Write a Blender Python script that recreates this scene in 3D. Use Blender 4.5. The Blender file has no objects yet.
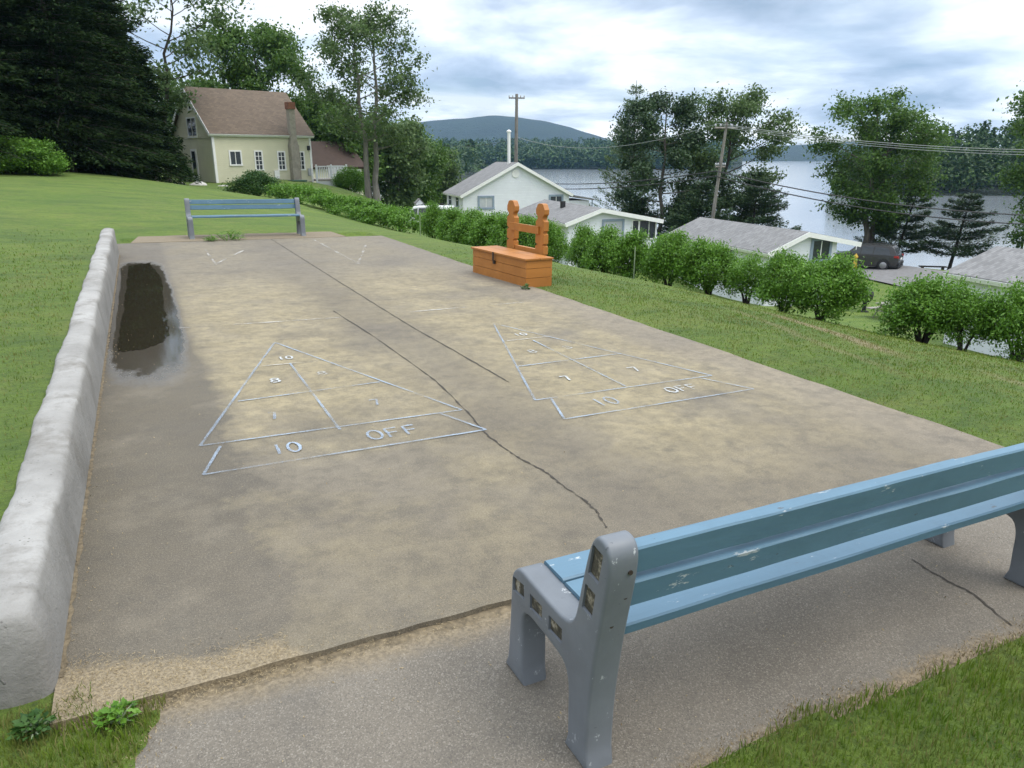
import bpy, bmesh, math, random
import numpy as np
from mathutils import Vector, Matrix

# ------------------------------------------------------------------ camera, sky, sun, exposure
scene = bpy.context.scene
COL = scene.collection
F_PX, HOR, CAM_H = 735.0, 157.0, 1.84
PITCH = math.atan((384 - HOR) / F_PX)
cam = bpy.data.cameras.new('camera')
cam_ob = bpy.data.objects.new('camera', cam)
COL.objects.link(cam_ob)
cam.sensor_fit = 'HORIZONTAL'; cam.sensor_width = 36.0
cam.lens = F_PX / 1024 * 36.0
cam.clip_start = 0.05; cam.clip_end = 12000
cam_ob.location = (0, 0, CAM_H)
cam_ob.rotation_euler = (math.pi / 2 - PITCH, 0, 0)
scene.camera = cam_ob
scene.render.resolution_x = 1024; scene.render.resolution_y = 768

SUN_ELEV, SUN_AZ = math.radians(56), math.radians(104)     # azimuth clockwise from +Y
world = bpy.data.worlds.new('World'); scene.world = world; world.use_nodes = True
nt = world.node_tree; nt.nodes.clear()
def wn(t, **k):
    n = nt.nodes.new(t)
    for a, b in k.items(): setattr(n, a, b)
    return n
def wmath(op, a, b=None):
    n = wn('ShaderNodeMath', operation=op)
    for i, v in enumerate((a, b)):
        if v is None: continue
        if isinstance(v, (int, float)): n.inputs[i].default_value = v
        else: nt.links.new(v, n.inputs[i])
    return n.outputs[0]
sky = wn('ShaderNodeTexSky', sky_type='NISHITA', sun_disc=False)
sky.sun_elevation = SUN_ELEV; sky.sun_rotation = SUN_AZ
bg_sky = wn('ShaderNodeBackground'); bg_sky.inputs['Strength'].default_value = 0.10
nt.links.new(sky.outputs[0], bg_sky.inputs[0])
tc = wn('ShaderNodeTexCoord'); sp = wn('ShaderNodeSeparateXYZ'); nt.links.new(tc.outputs['Generated'], sp.inputs[0])
den = wmath('ADD', wmath('MAXIMUM', sp.outputs[2], 0.0), 0.17)
cb = wn('ShaderNodeCombineXYZ')
nt.links.new(wmath('DIVIDE', sp.outputs[0], den), cb.inputs[0])
nt.links.new(wmath('DIVIDE', sp.outputs[1], den), cb.inputs[1])
def wnoise(scale, detail, rough, off, dist=0.0):
    mp = wn('ShaderNodeMapping'); nt.links.new(cb.outputs[0], mp.inputs[0]); mp.inputs['Location'].default_value = off
    n = wn('ShaderNodeTexNoise'); nt.links.new(mp.outputs[0], n.inputs['Vector'])
    n.inputs['Scale'].default_value = scale; n.inputs['Detail'].default_value = detail
    n.inputs['Roughness'].default_value = rough; n.inputs['Distortion'].default_value = dist
    return n.outputs[0]
def wramp(src, stops):
    r = wn('ShaderNodeValToRGB'); nt.links.new(src, r.inputs[0])
    el = r.color_ramp.elements
    while len(el) < len(stops): el.new(0.5)
    for e, (p, c) in zip(el, stops): e.position = p; e.color = (*c, 1)
    return r.outputs[0]
cloud_col = wramp(wnoise(1.05, 8, 0.55, (-2.2, 4.1, 0), 0.25),
                  [(0.32, (0.30, 0.36, 0.45)), (0.42, (0.50, 0.56, 0.66)), (0.50, (0.74, 0.79, 0.85)), (0.58, (0.99, 0.99, 0.98))])
bg_cloud = wn('ShaderNodeBackground'); nt.links.new(cloud_col, bg_cloud.inputs[0])
# a cloud deck is brighter overhead than at the horizon
bright = wmath('ADD', 0.95, wmath('MULTIPLY', wmath('MAXIMUM', wmath('SUBTRACT', sp.outputs[2], 0.2), 0.0), 2.7))
ahead = wmath('ADD', 1.0, wmath('MULTIPLY', sp.outputs[1], 0.20))       # clouds dimmed behind the camera and brightened ahead, added to shade camera-facing faces
nt.links.new(wmath('MULTIPLY', bright, ahead), bg_cloud.inputs['Strength'])
cover = wramp(wnoise(0.9, 6, 0.55, (7.3, 2.2, 0), 0.2), [(0.36, (0.55,) * 3), (0.46, (1, 1, 1))])
mixw = wn('ShaderNodeMixShader'); nt.links.new(cover, mixw.inputs[0])
nt.links.new(bg_sky.outputs[0], mixw.inputs[1]); nt.links.new(bg_cloud.outputs[0], mixw.inputs[2])
wo = wn('ShaderNodeOutputWorld'); nt.links.new(mixw.outputs[0], wo.inputs[0])

sun = bpy.data.lights.new('sun', 'SUN'); sun.energy = 1.7; sun.angle = math.radians(32); sun.color = (1.0, 0.95, 0.87)
sun_ob = bpy.data.objects.new('sun', sun); COL.objects.link(sun_ob)
sd = Vector((math.sin(SUN_AZ) * math.cos(SUN_ELEV), math.cos(SUN_AZ) * math.cos(SUN_ELEV), math.sin(SUN_ELEV)))
sun_ob.rotation_euler = sd.to_track_quat('Z', 'Y').to_euler(); sun_ob.location = (20, -20, 60)
vs = scene.view_settings
vs.view_transform = 'Standard'; vs.look = 'None'; vs.exposure = 0.33; vs.gamma = 1.0; vs.use_curve_mapping = False

# ------------------------------------------------------------------ geometry helpers
CP, SP = math.cos(PITCH), math.sin(PITCH)
def ray(px, py):
    u = (px - 512) / F_PX; w = (py - 384) / F_PX
    return np.array([u, CP - w * SP, -SP - w * CP])
def P(px, py, Y):                                   # point of the sight line through a pixel at world Y
    r = ray(px, py); return np.array([0, 0, CAM_H]) + r * Y / r[1]
TILT = 0.017
CO = np.array([-1.63, 2.19, 0.0]); AX = np.array([.896, .444, 0.0]); AY = np.array([-.444, .896, 0.0])
CO[2] = -TILT * CO[0]
AX3 = np.array([.896, .444, -TILT * .896]); AY3 = np.array([-.444, .896, TILT * .444])
AZ3 = np.cross(AX3, AY3); AZ3 /= np.linalg.norm(AZ3)
COURT = Matrix(((AX3[0], AY3[0], AZ3[0], CO[0]), (AX3[1], AY3[1], AZ3[1], CO[1]), (AX3[2], AY3[2], AZ3[2], CO[2]), (0, 0, 0, 1)))
def ab(px, py):                                     # pixel -> court coordinates on the court plane
    r = ray(px, py); t = -CAM_H / (r[2] + TILT * r[0]); p = np.array([0, 0, CAM_H]) + r * t
    d = p - CO; return float(d[:2] @ AX[:2]), float(d[:2] @ AY[:2])
def court(a, b, z=0.0): return CO + AX3 * a + AY3 * b + AZ3 * z

class MB:
    def __init__(s): s.v = []; s.f = []; s.m = []
    def add(s, vs_, fs, mi=0):
        n = len(s.v); s.v += [tuple(map(float, v)) for v in vs_]
        for f in fs: s.f.append(tuple(n + i for i in f)); s.m.append(mi)
        return s
    def box(s, x0, x1, y0, y1, z0, z1, mi=0):
        return s.add([(x0,y0,z0),(x1,y0,z0),(x1,y1,z0),(x0,y1,z0),(x0,y0,z1),(x1,y0,z1),(x1,y1,z1),(x0,y1,z1)],
                     [(0,3,2,1),(4,5,6,7),(0,1,5,4),(1,2,6,5),(2,3,7,6),(3,0,4,7)], mi)
    def prism(s, poly, lo, hi, axis='z', mi=0):      # poly of 2D points, extruded along an axis
        def pt(p, q):
            return {'z': (p[0], p[1], q), 'y': (p[0], q, p[1]), 'x': (q, p[0], p[1])}[axis]
        n = len(poly)
        return s.add([pt(p, lo) for p in poly] + [pt(p, hi) for p in poly],
                     [tuple(range(n))[::-1], tuple(range(n, 2 * n))] + [(i, (i + 1) % n, n + (i + 1) % n, n + i) for i in range(n)], mi)
    def tube(s, path, radii, n=8, mi=0, cap=True):
        path = [np.array(p, float) for p in path]; rings = []
        ref = np.array([0.0, 0.0, 1.0])
        for i, p in enumerate(path):
            d = path[min(i + 1, len(path) - 1)] - path[max(i - 1, 0)]; d = d / (np.linalg.norm(d) + 1e-9)
            r_ = ref if abs(d[2]) < 0.9 else np.array([1.0, 0, 0])
            u = np.cross(d, r_); u /= np.linalg.norm(u); w = np.cross(d, u)
            r = radii[i] if hasattr(radii, '__len__') else radii
            rings.append([p + r * (u * math.cos(2 * math.pi * k / n) + w * math.sin(2 * math.pi * k / n)) for k in range(n)])
        vv = [v for r in rings for v in r]; ff = []
        for i in range(len(path) - 1):
            for k in range(n): ff.append((i * n + k, i * n + (k + 1) % n, (i + 1) * n + (k + 1) % n, (i + 1) * n + k))
        if cap: ff.append(tuple(range(n))[::-1]); ff.append(tuple((len(path) - 1) * n + k for k in range(n)))
        return s.add(vv, ff, mi)
    def lathe(s, prof, n=16, c=(0, 0, 0), mi=0):
        vv = []; ff = []
        for r, z in prof:
            for k in range(n): vv.append((c[0] + r * math.cos(2 * math.pi * k / n), c[1] + r * math.sin(2 * math.pi * k / n), c[2] + z))
        for i in range(len(prof) - 1):
            for k in range(n): ff.append((i * n + k, i * n + (k + 1) % n, (i + 1) * n + (k + 1) % n, (i + 1) * n + k))
        ff.append(tuple(range(n))[::-1]); ff.append(tuple((len(prof) - 1) * n + k for k in range(n)))
        return s.add(vv, ff, mi)
    def xform(s, M):
        s.v = [tuple(M @ Vector(v)) for v in s.v]; return s

def obj(name, mb, mats, parent=None, smooth=None, bevel=0, fix=True):
    me = bpy.data.meshes.new(name)
    me.from_pydata(mb.v, [], mb.f)
    if not isinstance(mats, (list, tuple)): mats = [mats]
    for m in mats: me.materials.append(m)
    me.polygons.foreach_set('material_index', np.array(mb.m, dtype=np.int32))
    if fix:
        bm = bmesh.new(); bm.from_mesh(me); bmesh.ops.recalc_face_normals(bm, faces=bm.faces)
        if bevel: bmesh.ops.bevel(bm, geom=bm.edges[:], offset=bevel, segments=2, affect='EDGES', profile=0.6)
        bm.to_mesh(me); bm.free()
    if smooth is not None:
        me.shade_smooth(); me.set_sharp_from_angle(angle=math.radians(smooth))
    o = bpy.data.objects.new(name, me); COL.objects.link(o)
    if parent is not None: o.parent = parent
    return o
def np_obj(name, V, F, mat, parent=None):
    me = bpy.data.meshes.new(name); n, k = F.shape
    me.vertices.add(len(V)); me.vertices.foreach_set('co', np.ascontiguousarray(V, dtype=np.float32).ravel())
    me.loops.add(n * k); me.loops.foreach_set('vertex_index', np.ascontiguousarray(F, dtype=np.int32).ravel())
    me.polygons.add(n); me.polygons.foreach_set('loop_start', np.arange(0, n * k, k, dtype=np.int32))
    try: me.polygons.foreach_set('loop_total', np.full(n, k, dtype=np.int32))
    except Exception: pass
    me.update(calc_edges=True)
    for m in (mat if isinstance(mat, (list, tuple)) else [mat]): me.materials.append(m)
    o = bpy.data.objects.new(name, me); COL.objects.link(o)
    if parent is not None: o.parent = parent
    return o
def tag(o, label=None, cat=None, group=None, kind=None):
    if label: o['label'] = label
    if cat: o['category'] = cat
    if group: o['group'] = group
    if kind: o['kind'] = kind
    return o
def thing(name, label, cat, loc=(0, 0, 0), rz=0.0, group=None):
    o = bpy.data.objects.new(name, None); COL.objects.link(o); o.empty_display_size = 0.2
    o.location = tuple(map(float, loc)); o.rotation_euler = (0, 0, rz)
    return tag(o, label, cat, group)
def copy_tree(o, parent=None):
    c = o.copy(); COL.objects.link(c)
    if parent is not None: c.parent = parent
    for ch in list(o.children): copy_tree(ch, c)
    return c

# ------------------------------------------------------------------ materials
class NT:
    def __init__(s, name):
        s.mat = bpy.data.materials.new(name); s.mat.use_nodes = True
        s.t = s.mat.node_tree; s.t.nodes.clear()
        s.out = s.n('ShaderNodeOutputMaterial'); s.b = s.n('ShaderNodeBsdfPrincipled')
        s.l(s.b.outputs[0], s.out.inputs[0]); s._tc = None
    def n(s, t, **k):
        x = s.t.nodes.new(t)
        for a, b in k.items(): setattr(x, a, b)
        return x
    def l(s, a, b): s.t.links.new(a, b)
    def put(s, sock, v):
        if isinstance(v, (int, float)): sock.default_value = v
        elif isinstance(v, (tuple, list)): sock.default_value = (*v, 1) if (len(v) == 3 and sock.type == 'RGBA') else v
        else: s.l(v, sock)
    def co(s, kind='Object'):
        if s._tc is None: s._tc = s.n('ShaderNodeTexCoord')
        return s._tc.outputs[kind]
    def noise(s, scale, detail=5, rough=0.55, sc=(1, 1, 1), off=(0, 0, 0), kind='Object', dist=0.0):
        mp = s.n('ShaderNodeMapping'); s.l(s.co(kind), mp.inputs[0]); mp.inputs['Scale'].default_value = sc; mp.inputs['Location'].default_value = off
        x = s.n('ShaderNodeTexNoise'); s.l(mp.outputs[0], x.inputs['Vector'])
        x.inputs['Scale'].default_value = scale; x.inputs['Detail'].default_value = detail
        x.inputs['Roughness'].default_value = rough; x.inputs['Distortion'].default_value = dist
        return x.outputs[0]
    def ramp(s, src, stops, interp='LINEAR'):
        r = s.n('ShaderNodeValToRGB'); s.l(src, r.inputs[0]); el = r.color_ramp.elements; r.color_ramp.interpolation = interp
        while len(el) < len(stops): el.new(0.5)
        for e, (p, c) in zip(el, stops):
            e.position = p; c = (c,) * 3 if isinstance(c, (int, float)) else c; e.color = (*c, 1)
        return r.outputs[0]
    def mix(s, fac, a, b, blend='MIX'):
        m = s.n('ShaderNodeMix', data_type='RGBA', blend_type=blend)
        s.put(m.inputs[0], fac); s.put(m.inputs[6], a); s.put(m.inputs[7], b); return m.outputs[2]
    def math(s, op, a, b=0.0):
        m = s.n('ShaderNodeMath', operation=op); s.put(m.inputs[0], a); s.put(m.inputs[1], b); return m.outputs[0]
    def bump(s, h, strength=0.3, dist=0.01):
        b = s.n('ShaderNodeBump'); b.inputs['Strength'].default_value = strength; b.inputs['Distance'].default_value = dist
        s.l(h, b.inputs['Height']); s.l(b.outputs[0], s.b.inputs['Normal'])
    def set(s, **k):
        for a, v in k.items(): s.put(s.b.inputs[a.replace('_', ' ')], v)
        return s.mat

def plain(name, col, rough=0.6, var=0.15, scale=6, metal=0.0, bump=0.0):
    m = NT(name)
    n = m.noise(scale, 6, 0.6)
    c = m.mix(m.ramp(n, [(0.3, 0.0), (0.7, 1.0)]), tuple(x * (1 - var) for x in col), tuple(min(1, x * (1 + var)) for x in col))
    if bump: m.bump(m.noise(scale * 12, 3, 0.5), bump, 0.004)
    return m.set(Base_Color=c, Roughness=rough, Metallic=metal)

def leaf_mat(name, cols, trans=0.35, rough=0.55, patch=0.25):
    m = NT(name)
    g = m.n('ShaderNodeNewGeometry')
    c = m.ramp(g.outputs['Random Per Island'], [(i / max(1, len(cols) - 1), k) for i, k in enumerate(cols)])
    c = m.mix(m.math('MULTIPLY', m.ramp(m.noise(0.9, 3), [(0.35, 0), (0.65, 1)]), patch), c, tuple(min(1, x * 1.7) for x in cols[len(cols) // 2]))
    m.set(Base_Color=c, Roughness=rough); m.b.inputs['Specular IOR Level'].default_value = 0.3 if rough < 0.8 else 0.06
    t = m.n('ShaderNodeBsdfTranslucent'); m.l(c, t.inputs[0])
    mx = m.n('ShaderNodeMixShader'); mx.inputs[0].default_value = trans
    m.l(m.b.outputs[0], mx.inputs[1]); m.l(t.outputs[0], mx.inputs[2]); m.l(mx.outputs[0], m.out.inputs[0])
    return m.mat

def concrete_court():
    m = NT('old_court_concrete')
    big = m.noise(0.55, 7, 0.62, off=(3, 5, 0), dist=0.25)
    grey = m.mix(m.ramp(m.noise(1.3, 8, 0.66, off=(1, 2, 0)), [(0.3, 0), (0.72, 1)]), (0.098, 0.083, 0.060), (0.198, 0.167, 0.120))
    tan = m.mix(m.ramp(m.noise(2.6, 8, 0.7), [(0.3, 0), (0.7, 1)]), (0.212, 0.173, 0.097), (0.335, 0.278, 0.164))
    c = m.mix(m.ramp(big, [(0.35, 0.0), (0.50, 0.95)]), grey, tan)
    sep = m.n('ShaderNodeSeparateXYZ'); m.l(m.co(), sep.inputs[0])
    w = m.math('MULTIPLY', m.math('SUBTRACT', m.noise(0.9, 7, 0.65), 0.5), 1.7)
    # grey worn band along the middle joint, the gutter and the front edge
    d1 = m.math('ABSOLUTE', m.math('SUBTRACT', m.math('ADD', sep.outputs[0], m.math('MULTIPLY', w, 0.6)), 2.75))
    c = m.mix(m.ramp(d1, [(0.1, 0.6), (0.75, 0.0)]), c, (0.110, 0.092, 0.068))
    d2 = m.math('ADD', sep.outputs[0], m.math('MULTIPLY', w, m.ramp(m.math('MULTIPLY', sep.outputs[1], 0.1), [(0.15, 1.0), (0.5, 0.12)])))
    c = m.mix(m.ramp(d2, [(0.76, 0.88), (0.84, 0.30), (1.3, 0.0)]), c, (0.076, 0.064, 0.047))
    d3 = m.math('ADD', sep.outputs[1], m.math('MULTIPLY', w, 1.2))
    c = m.mix(m.ramp(m.math('MULTIPLY', d3, 0.4), [(0.1, 0.72), (0.55, 0.0)]), c, (0.118, 0.099, 0.073))
    d4 = m.math('MULTIPLY', m.math('ADD', sep.outputs[0], m.math('MULTIPLY', w, 0.6)), 0.1)
    c = m.mix(m.ramp(d4, [(0.48, 0.0), (0.53, 0.7)]), c, (0.205, 0.172, 0.130))
    d5 = m.math('MULTIPLY', m.math('ADD', sep.outputs[1], w), 0.1)
    c = m.mix(m.ramp(d5, [(0.75, 0.0), (1.0, 0.6)]), c, (0.140, 0.121, 0.097))
    st = m.ramp(m.noise(2.1, 10, 0.75, off=(9, 4, 0), dist=0.15), [(0.54, 0.0), (0.70, 0.42)])
    c = m.mix(st, c, (0.070, 0.060, 0.045))
    st2 = m.ramp(m.noise(9, 7, 0.75, off=(2, 6, 0)), [(0.42, 0.35), (0.56, 0.0)])
    c = m.mix(st2, c, (0.070, 0.060, 0.046))
    c = m.mix(m.ramp(m.noise(1.9, 9, 0.72, off=(5, 12, 0)), [(0.50, 0.0), (0.66, 0.45)]), c, (0.185, 0.157, 0.114))
    c = m.mix(m.ramp(m.noise(4.2, 8, 0.72, off=(15, 2, 0)), [(0.36, 0.4), (0.48, 0.0)]), c, (0.066, 0.058, 0.045))
    for sc_, lo, hi in ((105, 0.38, 0.25), (260, 0.6, 0.5)):
        fine = m.noise(sc_, 2, 0.6)
        c = m.mix(m.ramp(fine, [(0.30, lo), (0.48, 0.0)]), c, (0.045, 0.039, 0.030))
        c = m.mix(m.ramp(fine, [(0.56, 0.0), (0.74, hi)]), c, (0.39, 0.345, 0.265))
    # wind-blown sand drifted against the near joint
    topz = m.ramp(sep.outputs[0], [(0.0, .34), (.2, .29), (.34, .24), (.49, .175), (.62, .19), (.74, .18), (.82, .08), (.9, 0.0)])
    dz = m.math('SUBTRACT', topz, m.math('ADD', sep.outputs[1], 0.2))
    dz = m.math('ADD', dz, m.math('MULTIPLY', m.math('SUBTRACT', m.noise(14, 6, 0.75), 0.5), 0.16))
    sandc = m.mix(m.ramp(m.noise(90, 4, 0.7), [(0.35, 0), (0.65, 1)]), (0.135, 0.105, 0.066), (0.31, 0.25, 0.16))
    c = m.mix(m.ramp(dz, [(0.0, 0.0), (0.07, 0.9)]), c, sandc)
    dry = m.n('ShaderNodeBump'); dry.inputs['Distance'].default_value = 0.004; m.l(m.noise(120, 4, 0.7), dry.inputs['Height']); m.l(dry.outputs[0], m.b.inputs['Normal'])
    r = m.ramp(m.noise(0.9, 5), [(0.3, 0.78), (0.7, 0.93)])
    # the gutter is soaked round the puddle: darker and smooth there
    ex = m.math('ABSOLUTE', m.math('DIVIDE', m.math('SUBTRACT', sep.outputs[0], 0.38), 0.40))
    ey = m.math('ABSOLUTE', m.math('DIVIDE', m.math('SUBTRACT', sep.outputs[1], 7.75), 4.1))
    sq = m.math('ADD', m.math('POWER', ex, 5.0), m.math('POWER', ey, 4.0))
    sq = m.math('ADD', sq, m.math('MULTIPLY', m.math('SUBTRACT', m.noise(2.2, 6, 0.65, sc=(1.6, .7, 1)), 0.5), 1.1))
    wet = m.ramp(sq, [(0.45, 1.0), (1.05, 0.0)])
    c = m.mix(m.math('MULTIPLY', wet, 0.8), c, (0.045, 0.039, 0.031))
    m.l(m.math('MULTIPLY', m.math('SUBTRACT', 1.0, wet), 0.45), dry.inputs['Strength'])
    r = m.math('ADD', m.math('MULTIPLY', r, m.math('SUBTRACT', 1.0, wet)), m.math('MULTIPLY', wet, 0.06))
    return m.set(Base_Color=c, Roughness=r)

def concrete_apron(name='apron_concrete', k=1.0):
    m = NT(name)
    c = m.mix(m.ramp(m.noise(1.3, 6, 0.6), [(0.3, 0), (0.7, 1)]), (0.104*k, 0.090*k, 0.071*k), (0.160*k, 0.139*k, 0.110*k))
    v = m.n('ShaderNodeTexVoronoi'); m.l(m.co(), v.inputs['Vector']); v.inputs['Scale'].default_value = 230
    g = m.n('ShaderNodeRGBToBW'); m.l(v.outputs['Color'], g.inputs[0])
    c = m.mix(m.ramp(g.outputs[0], [(0.12, 0.5), (0.40, 0.0)]), c, (0.055*k, 0.049*k, 0.042*k))
    c = m.mix(m.ramp(g.outputs[0], [(0.64, 0.0), (0.92, 0.5)]), c, (0.31*k, 0.28*k, 0.235*k))
    c = m.mix(m.ramp(m.noise(2.2, 6, 0.65, off=(4, 1, 0)), [(0.55, 0), (0.75, 0.6)]), c, (0.085*k, 0.077*k, 0.066*k))
    sep = m.n('ShaderNodeSeparateXYZ'); m.l(m.co(), sep.inputs[0])
    e = m.math('ADD', sep.outputs[1], m.math('MULTIPLY', m.math('SUBTRACT', m.noise(5, 7, 0.75), 0.5), 0.34))
    c = m.mix(m.ramp(m.math('MULTIPLY', m.math('ADD', e, 1.3), 4.0), [(0.0, 0.85), (0.16, 0.6), (0.42, 0.0)]), c, m.mix(m.ramp(m.noise(60, 4, 0.7), [(0.4, 0), (0.6, 1)]), (0.10, 0.075, 0.045), (0.25, 0.19, 0.115)))
    e2 = m.math('ADD', m.math('SUBTRACT', sep.outputs[1], m.math('MULTIPLY', sep.outputs[0], -0.012)), m.math('MULTIPLY', m.math('SUBTRACT', m.noise(7, 7, 0.75, off=(4, 9, 0)), 0.5), 0.16))
    c = m.mix(m.ramp(m.math('MULTIPLY', m.math('ADD', e2, 0.40), 4.0), [(0.12, 0.0), (0.60, 0.85)]), c, m.mix(m.ramp(m.noise(70, 4, 0.7), [(0.4, 0), (0.6, 1)]), (0.115, 0.088, 0.052), (0.235, 0.185, 0.115)))
    m.bump(g.outputs[0], 0.35, 0.004)
    return m.set(Base_Color=c, Roughness=0.9)

def wall_mat():
    m = NT('weathered_wall_cement')
    c = m.mix(m.ramp(m.noise(2.0, 7, 0.65), [(0.3, 0), (0.7, 1)]), (0.205, 0.197, 0.182), (0.345, 0.336, 0.317))
    c = m.mix(m.ramp(m.noise(3.2, 7, 0.7, sc=(1, 1, 0.35), off=(2, 7, 1)), [(0.50, 0), (0.68, 0.8)]), c, (0.13, 0.118, 0.098))
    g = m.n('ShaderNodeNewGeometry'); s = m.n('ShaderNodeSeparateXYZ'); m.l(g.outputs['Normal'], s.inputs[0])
    side = m.ramp(s.outputs[2], [(0.3, 0.5), (0.75, 0.0)])       # upright faces painted darker: their shade is put into the colour
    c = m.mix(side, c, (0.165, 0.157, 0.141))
    v = m.n('ShaderNodeTexVoronoi'); m.l(m.co(), v.inputs['Vector']); v.inputs['Scale'].default_value = 42
    pit = m.ramp(v.outputs['Distance'], [(0.10, 1.0), (0.2, 0.0)])
    pit = m.math('MULTIPLY', pit, m.ramp(m.noise(6, 4), [(0.5, 0), (0.62, 1)]))
    c = m.mix(m.math('MULTIPLY', pit, 0.7), c, (0.12, 0.11, 0.10))
    h = m.math('SUBTRACT', m.noise(28, 7, 0.7), m.math('MULTIPLY', pit, 0.3))
    m.bump(m.math('ADD', h, m.math('MULTIPLY', m.noise(7, 6, 0.7, off=(4, 4, 1)), 0.8)), 0.6, 0.014)
    return m.set(Base_Color=c, Roughness=0.92)

def lawn_mat(name, blades=False):
    m = NT(name)
    k = 1.18 if blades else 1.0
    n1 = m.noise(0.35, 6, 0.6, kind='Object'); n2 = m.noise(1.6, 6, 0.65, off=(5, 3, 0))
    c = m.mix(m.ramp(n1, [(0.32, 0), (0.68, 1)]), (0.086*k, 0.156*k, 0.012*k), (0.142*k, 0.204*k, 0.022*k))
    c = m.mix(m.ramp(n2, [(0.50, 0), (0.72, 0.65)]), c, (0.175*k, 0.185*k, 0.040*k))
    n4 = m.noise(0.6, 5, 0.6, sc=(1, 0.35, 1), off=(8, 1, 0))
    c = m.mix(m.ramp(n4, [(0.55, 0), (0.75, 0.45)]), c, (0.125*k, 0.16*k, 0.04*k))
    n5 = m.noise(5.5, 7, 0.75, off=(1, 8, 0))
    c = m.mix(m.ramp(n5, [(0.34, 0.55), (0.5, 0.0)]), c, (0.045*k, 0.088*k, 0.012*k))
    c = m.mix(m.ramp(n5, [(0.54, 0.0), (0.70, 0.5)]), c, (0.150*k, 0.185*k, 0.045*k))
    c = m.mix(m.ramp(m.noise(0.9, 6, 0.7, sc=(.6, 1.5, 1), off=(11, 4, 0)), [(0.36, 0.6), (0.52, 0.0)]), c, (0.048*k, 0.100*k, 0.012*k))
    # dry mowing streaks on the bank
    sep = m.n('ShaderNodeSeparateXYZ'); m.l(m.co(), sep.inputs[0])
    wob = m.math('MULTIPLY', m.math('SUBTRACT', m.noise(0.7, 4), 0.5), 0.45)
    for ca, cb_, wd, b0, b1, st in ((6.87, 0.0, 0.26, 2.2, 6.2, 0.9), (5.95, 0.0, 0.16, 1.5, 6.0, 0.4), (7.6, 0, .2, -1.5, 2.2, .5)):
        d = m.math('ABSOLUTE', m.math('SUBTRACT', m.math('ADD', m.math('SUBTRACT', sep.outputs[0], m.math('MULTIPLY', sep.outputs[1], .42)), wob), ca))
        f = m.ramp(d, [(wd * 0.3, st), (wd, 0.0)])
        e = m.math('MULTIPLY', m.math('MINIMUM', m.math('SUBTRACT', sep.outputs[1], b0), m.math('SUBTRACT', b1, sep.outputs[1])), 1.2)
        f = m.math('MULTIPLY', f, m.ramp(e, [(0.0, 0.0), (0.9, 1.0)]))
        c = m.mix(f, c, (0.27, 0.22, 0.115))
    if blades:
        g = m.n('ShaderNodeNewGeometry')
        rr = g.outputs['Random Per Island']
        c = m.mix(m.ramp(rr, [(0.0, 0.55), (0.45, 0.0)]), c, (0.075, 0.155, 0.014))
        c = m.mix(m.ramp(m.noise(2.4, 6, 0.7, off=(6, 2, 0)), [(0.50, 0.0), (0.66, 0.7)]), c, (0.185, 0.165, 0.065))
        c = m.mix(m.ramp(m.noise(6.0, 4, 0.7, off=(2, 2, 0)), [(0.36, 0.5), (0.5, 0.0)]), c, (0.045, 0.10, 0.012))
        c = m.mix(m.ramp(rr, [(0.60, 0.0), (0.84, 0.6), (0.93, 1.0)]), c, (0.24, 0.23, 0.085))
        m.set(Base_Color=c, Roughness=0.5); m.b.inputs['Specular IOR Level'].default_value = 0.25
        t = m.n('ShaderNodeBsdfTranslucent'); m.l(c, t.inputs[0]); mx = m.n('ShaderNodeMixShader'); mx.inputs[0].default_value = 0.42
        m.l(m.b.outputs[0], mx.inputs[1]); m.l(t.outputs[0], mx.inputs[2]); m.l(mx.outputs[0], m.out.inputs[0])
        return m.mat
    n3 = m.noise(28, 5, 0.75)
    c = m.mix(m.ramp(n3, [(0.3, 0.6), (0.52, 0.0)]), c, (0.030, 0.052, 0.012))
    c = m.mix(m.ramp(n3, [(0.55, 0.0), (0.75, 0.35)]), c, (0.15, 0.19, 0.055))
    m.bump(m.math('ADD', m.noise(45, 4, 0.8), m.math('MULTIPLY', m.noise(7, 4, .6), 0.8)), 0.9, 0.05)
    return m.set(Base_Color=c, Roughness=0.95)

def paint_worn(name, col, lo, hi):
    m = NT(name)
    m.set(Base_Color=m.mix(m.ramp(m.noise(9, 4), [(0.3, 0), (0.7, 1)]), tuple(x * 0.82 for x in col), col), Roughness=0.8)
    tr = m.n('ShaderNodeBsdfTransparent'); mx = m.n('ShaderNodeMixShader')
    f = m.math('ADD', m.math('MULTIPLY', m.noise(2.2, 4, 0.6, off=(3, 3, 0)), 0.62), m.math('MULTIPLY', m.noise(55, 4, 0.8), 0.38))
    m.l(m.ramp(f, [(lo, 0.0), (hi, 1.0)]), mx.inputs[0]); m.l(tr.outputs[0], mx.inputs[1]); m.l(m.b.outputs[0], mx.inputs[2]); m.l(mx.outputs[0], m.out.inputs[0])
    return m.mat

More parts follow.
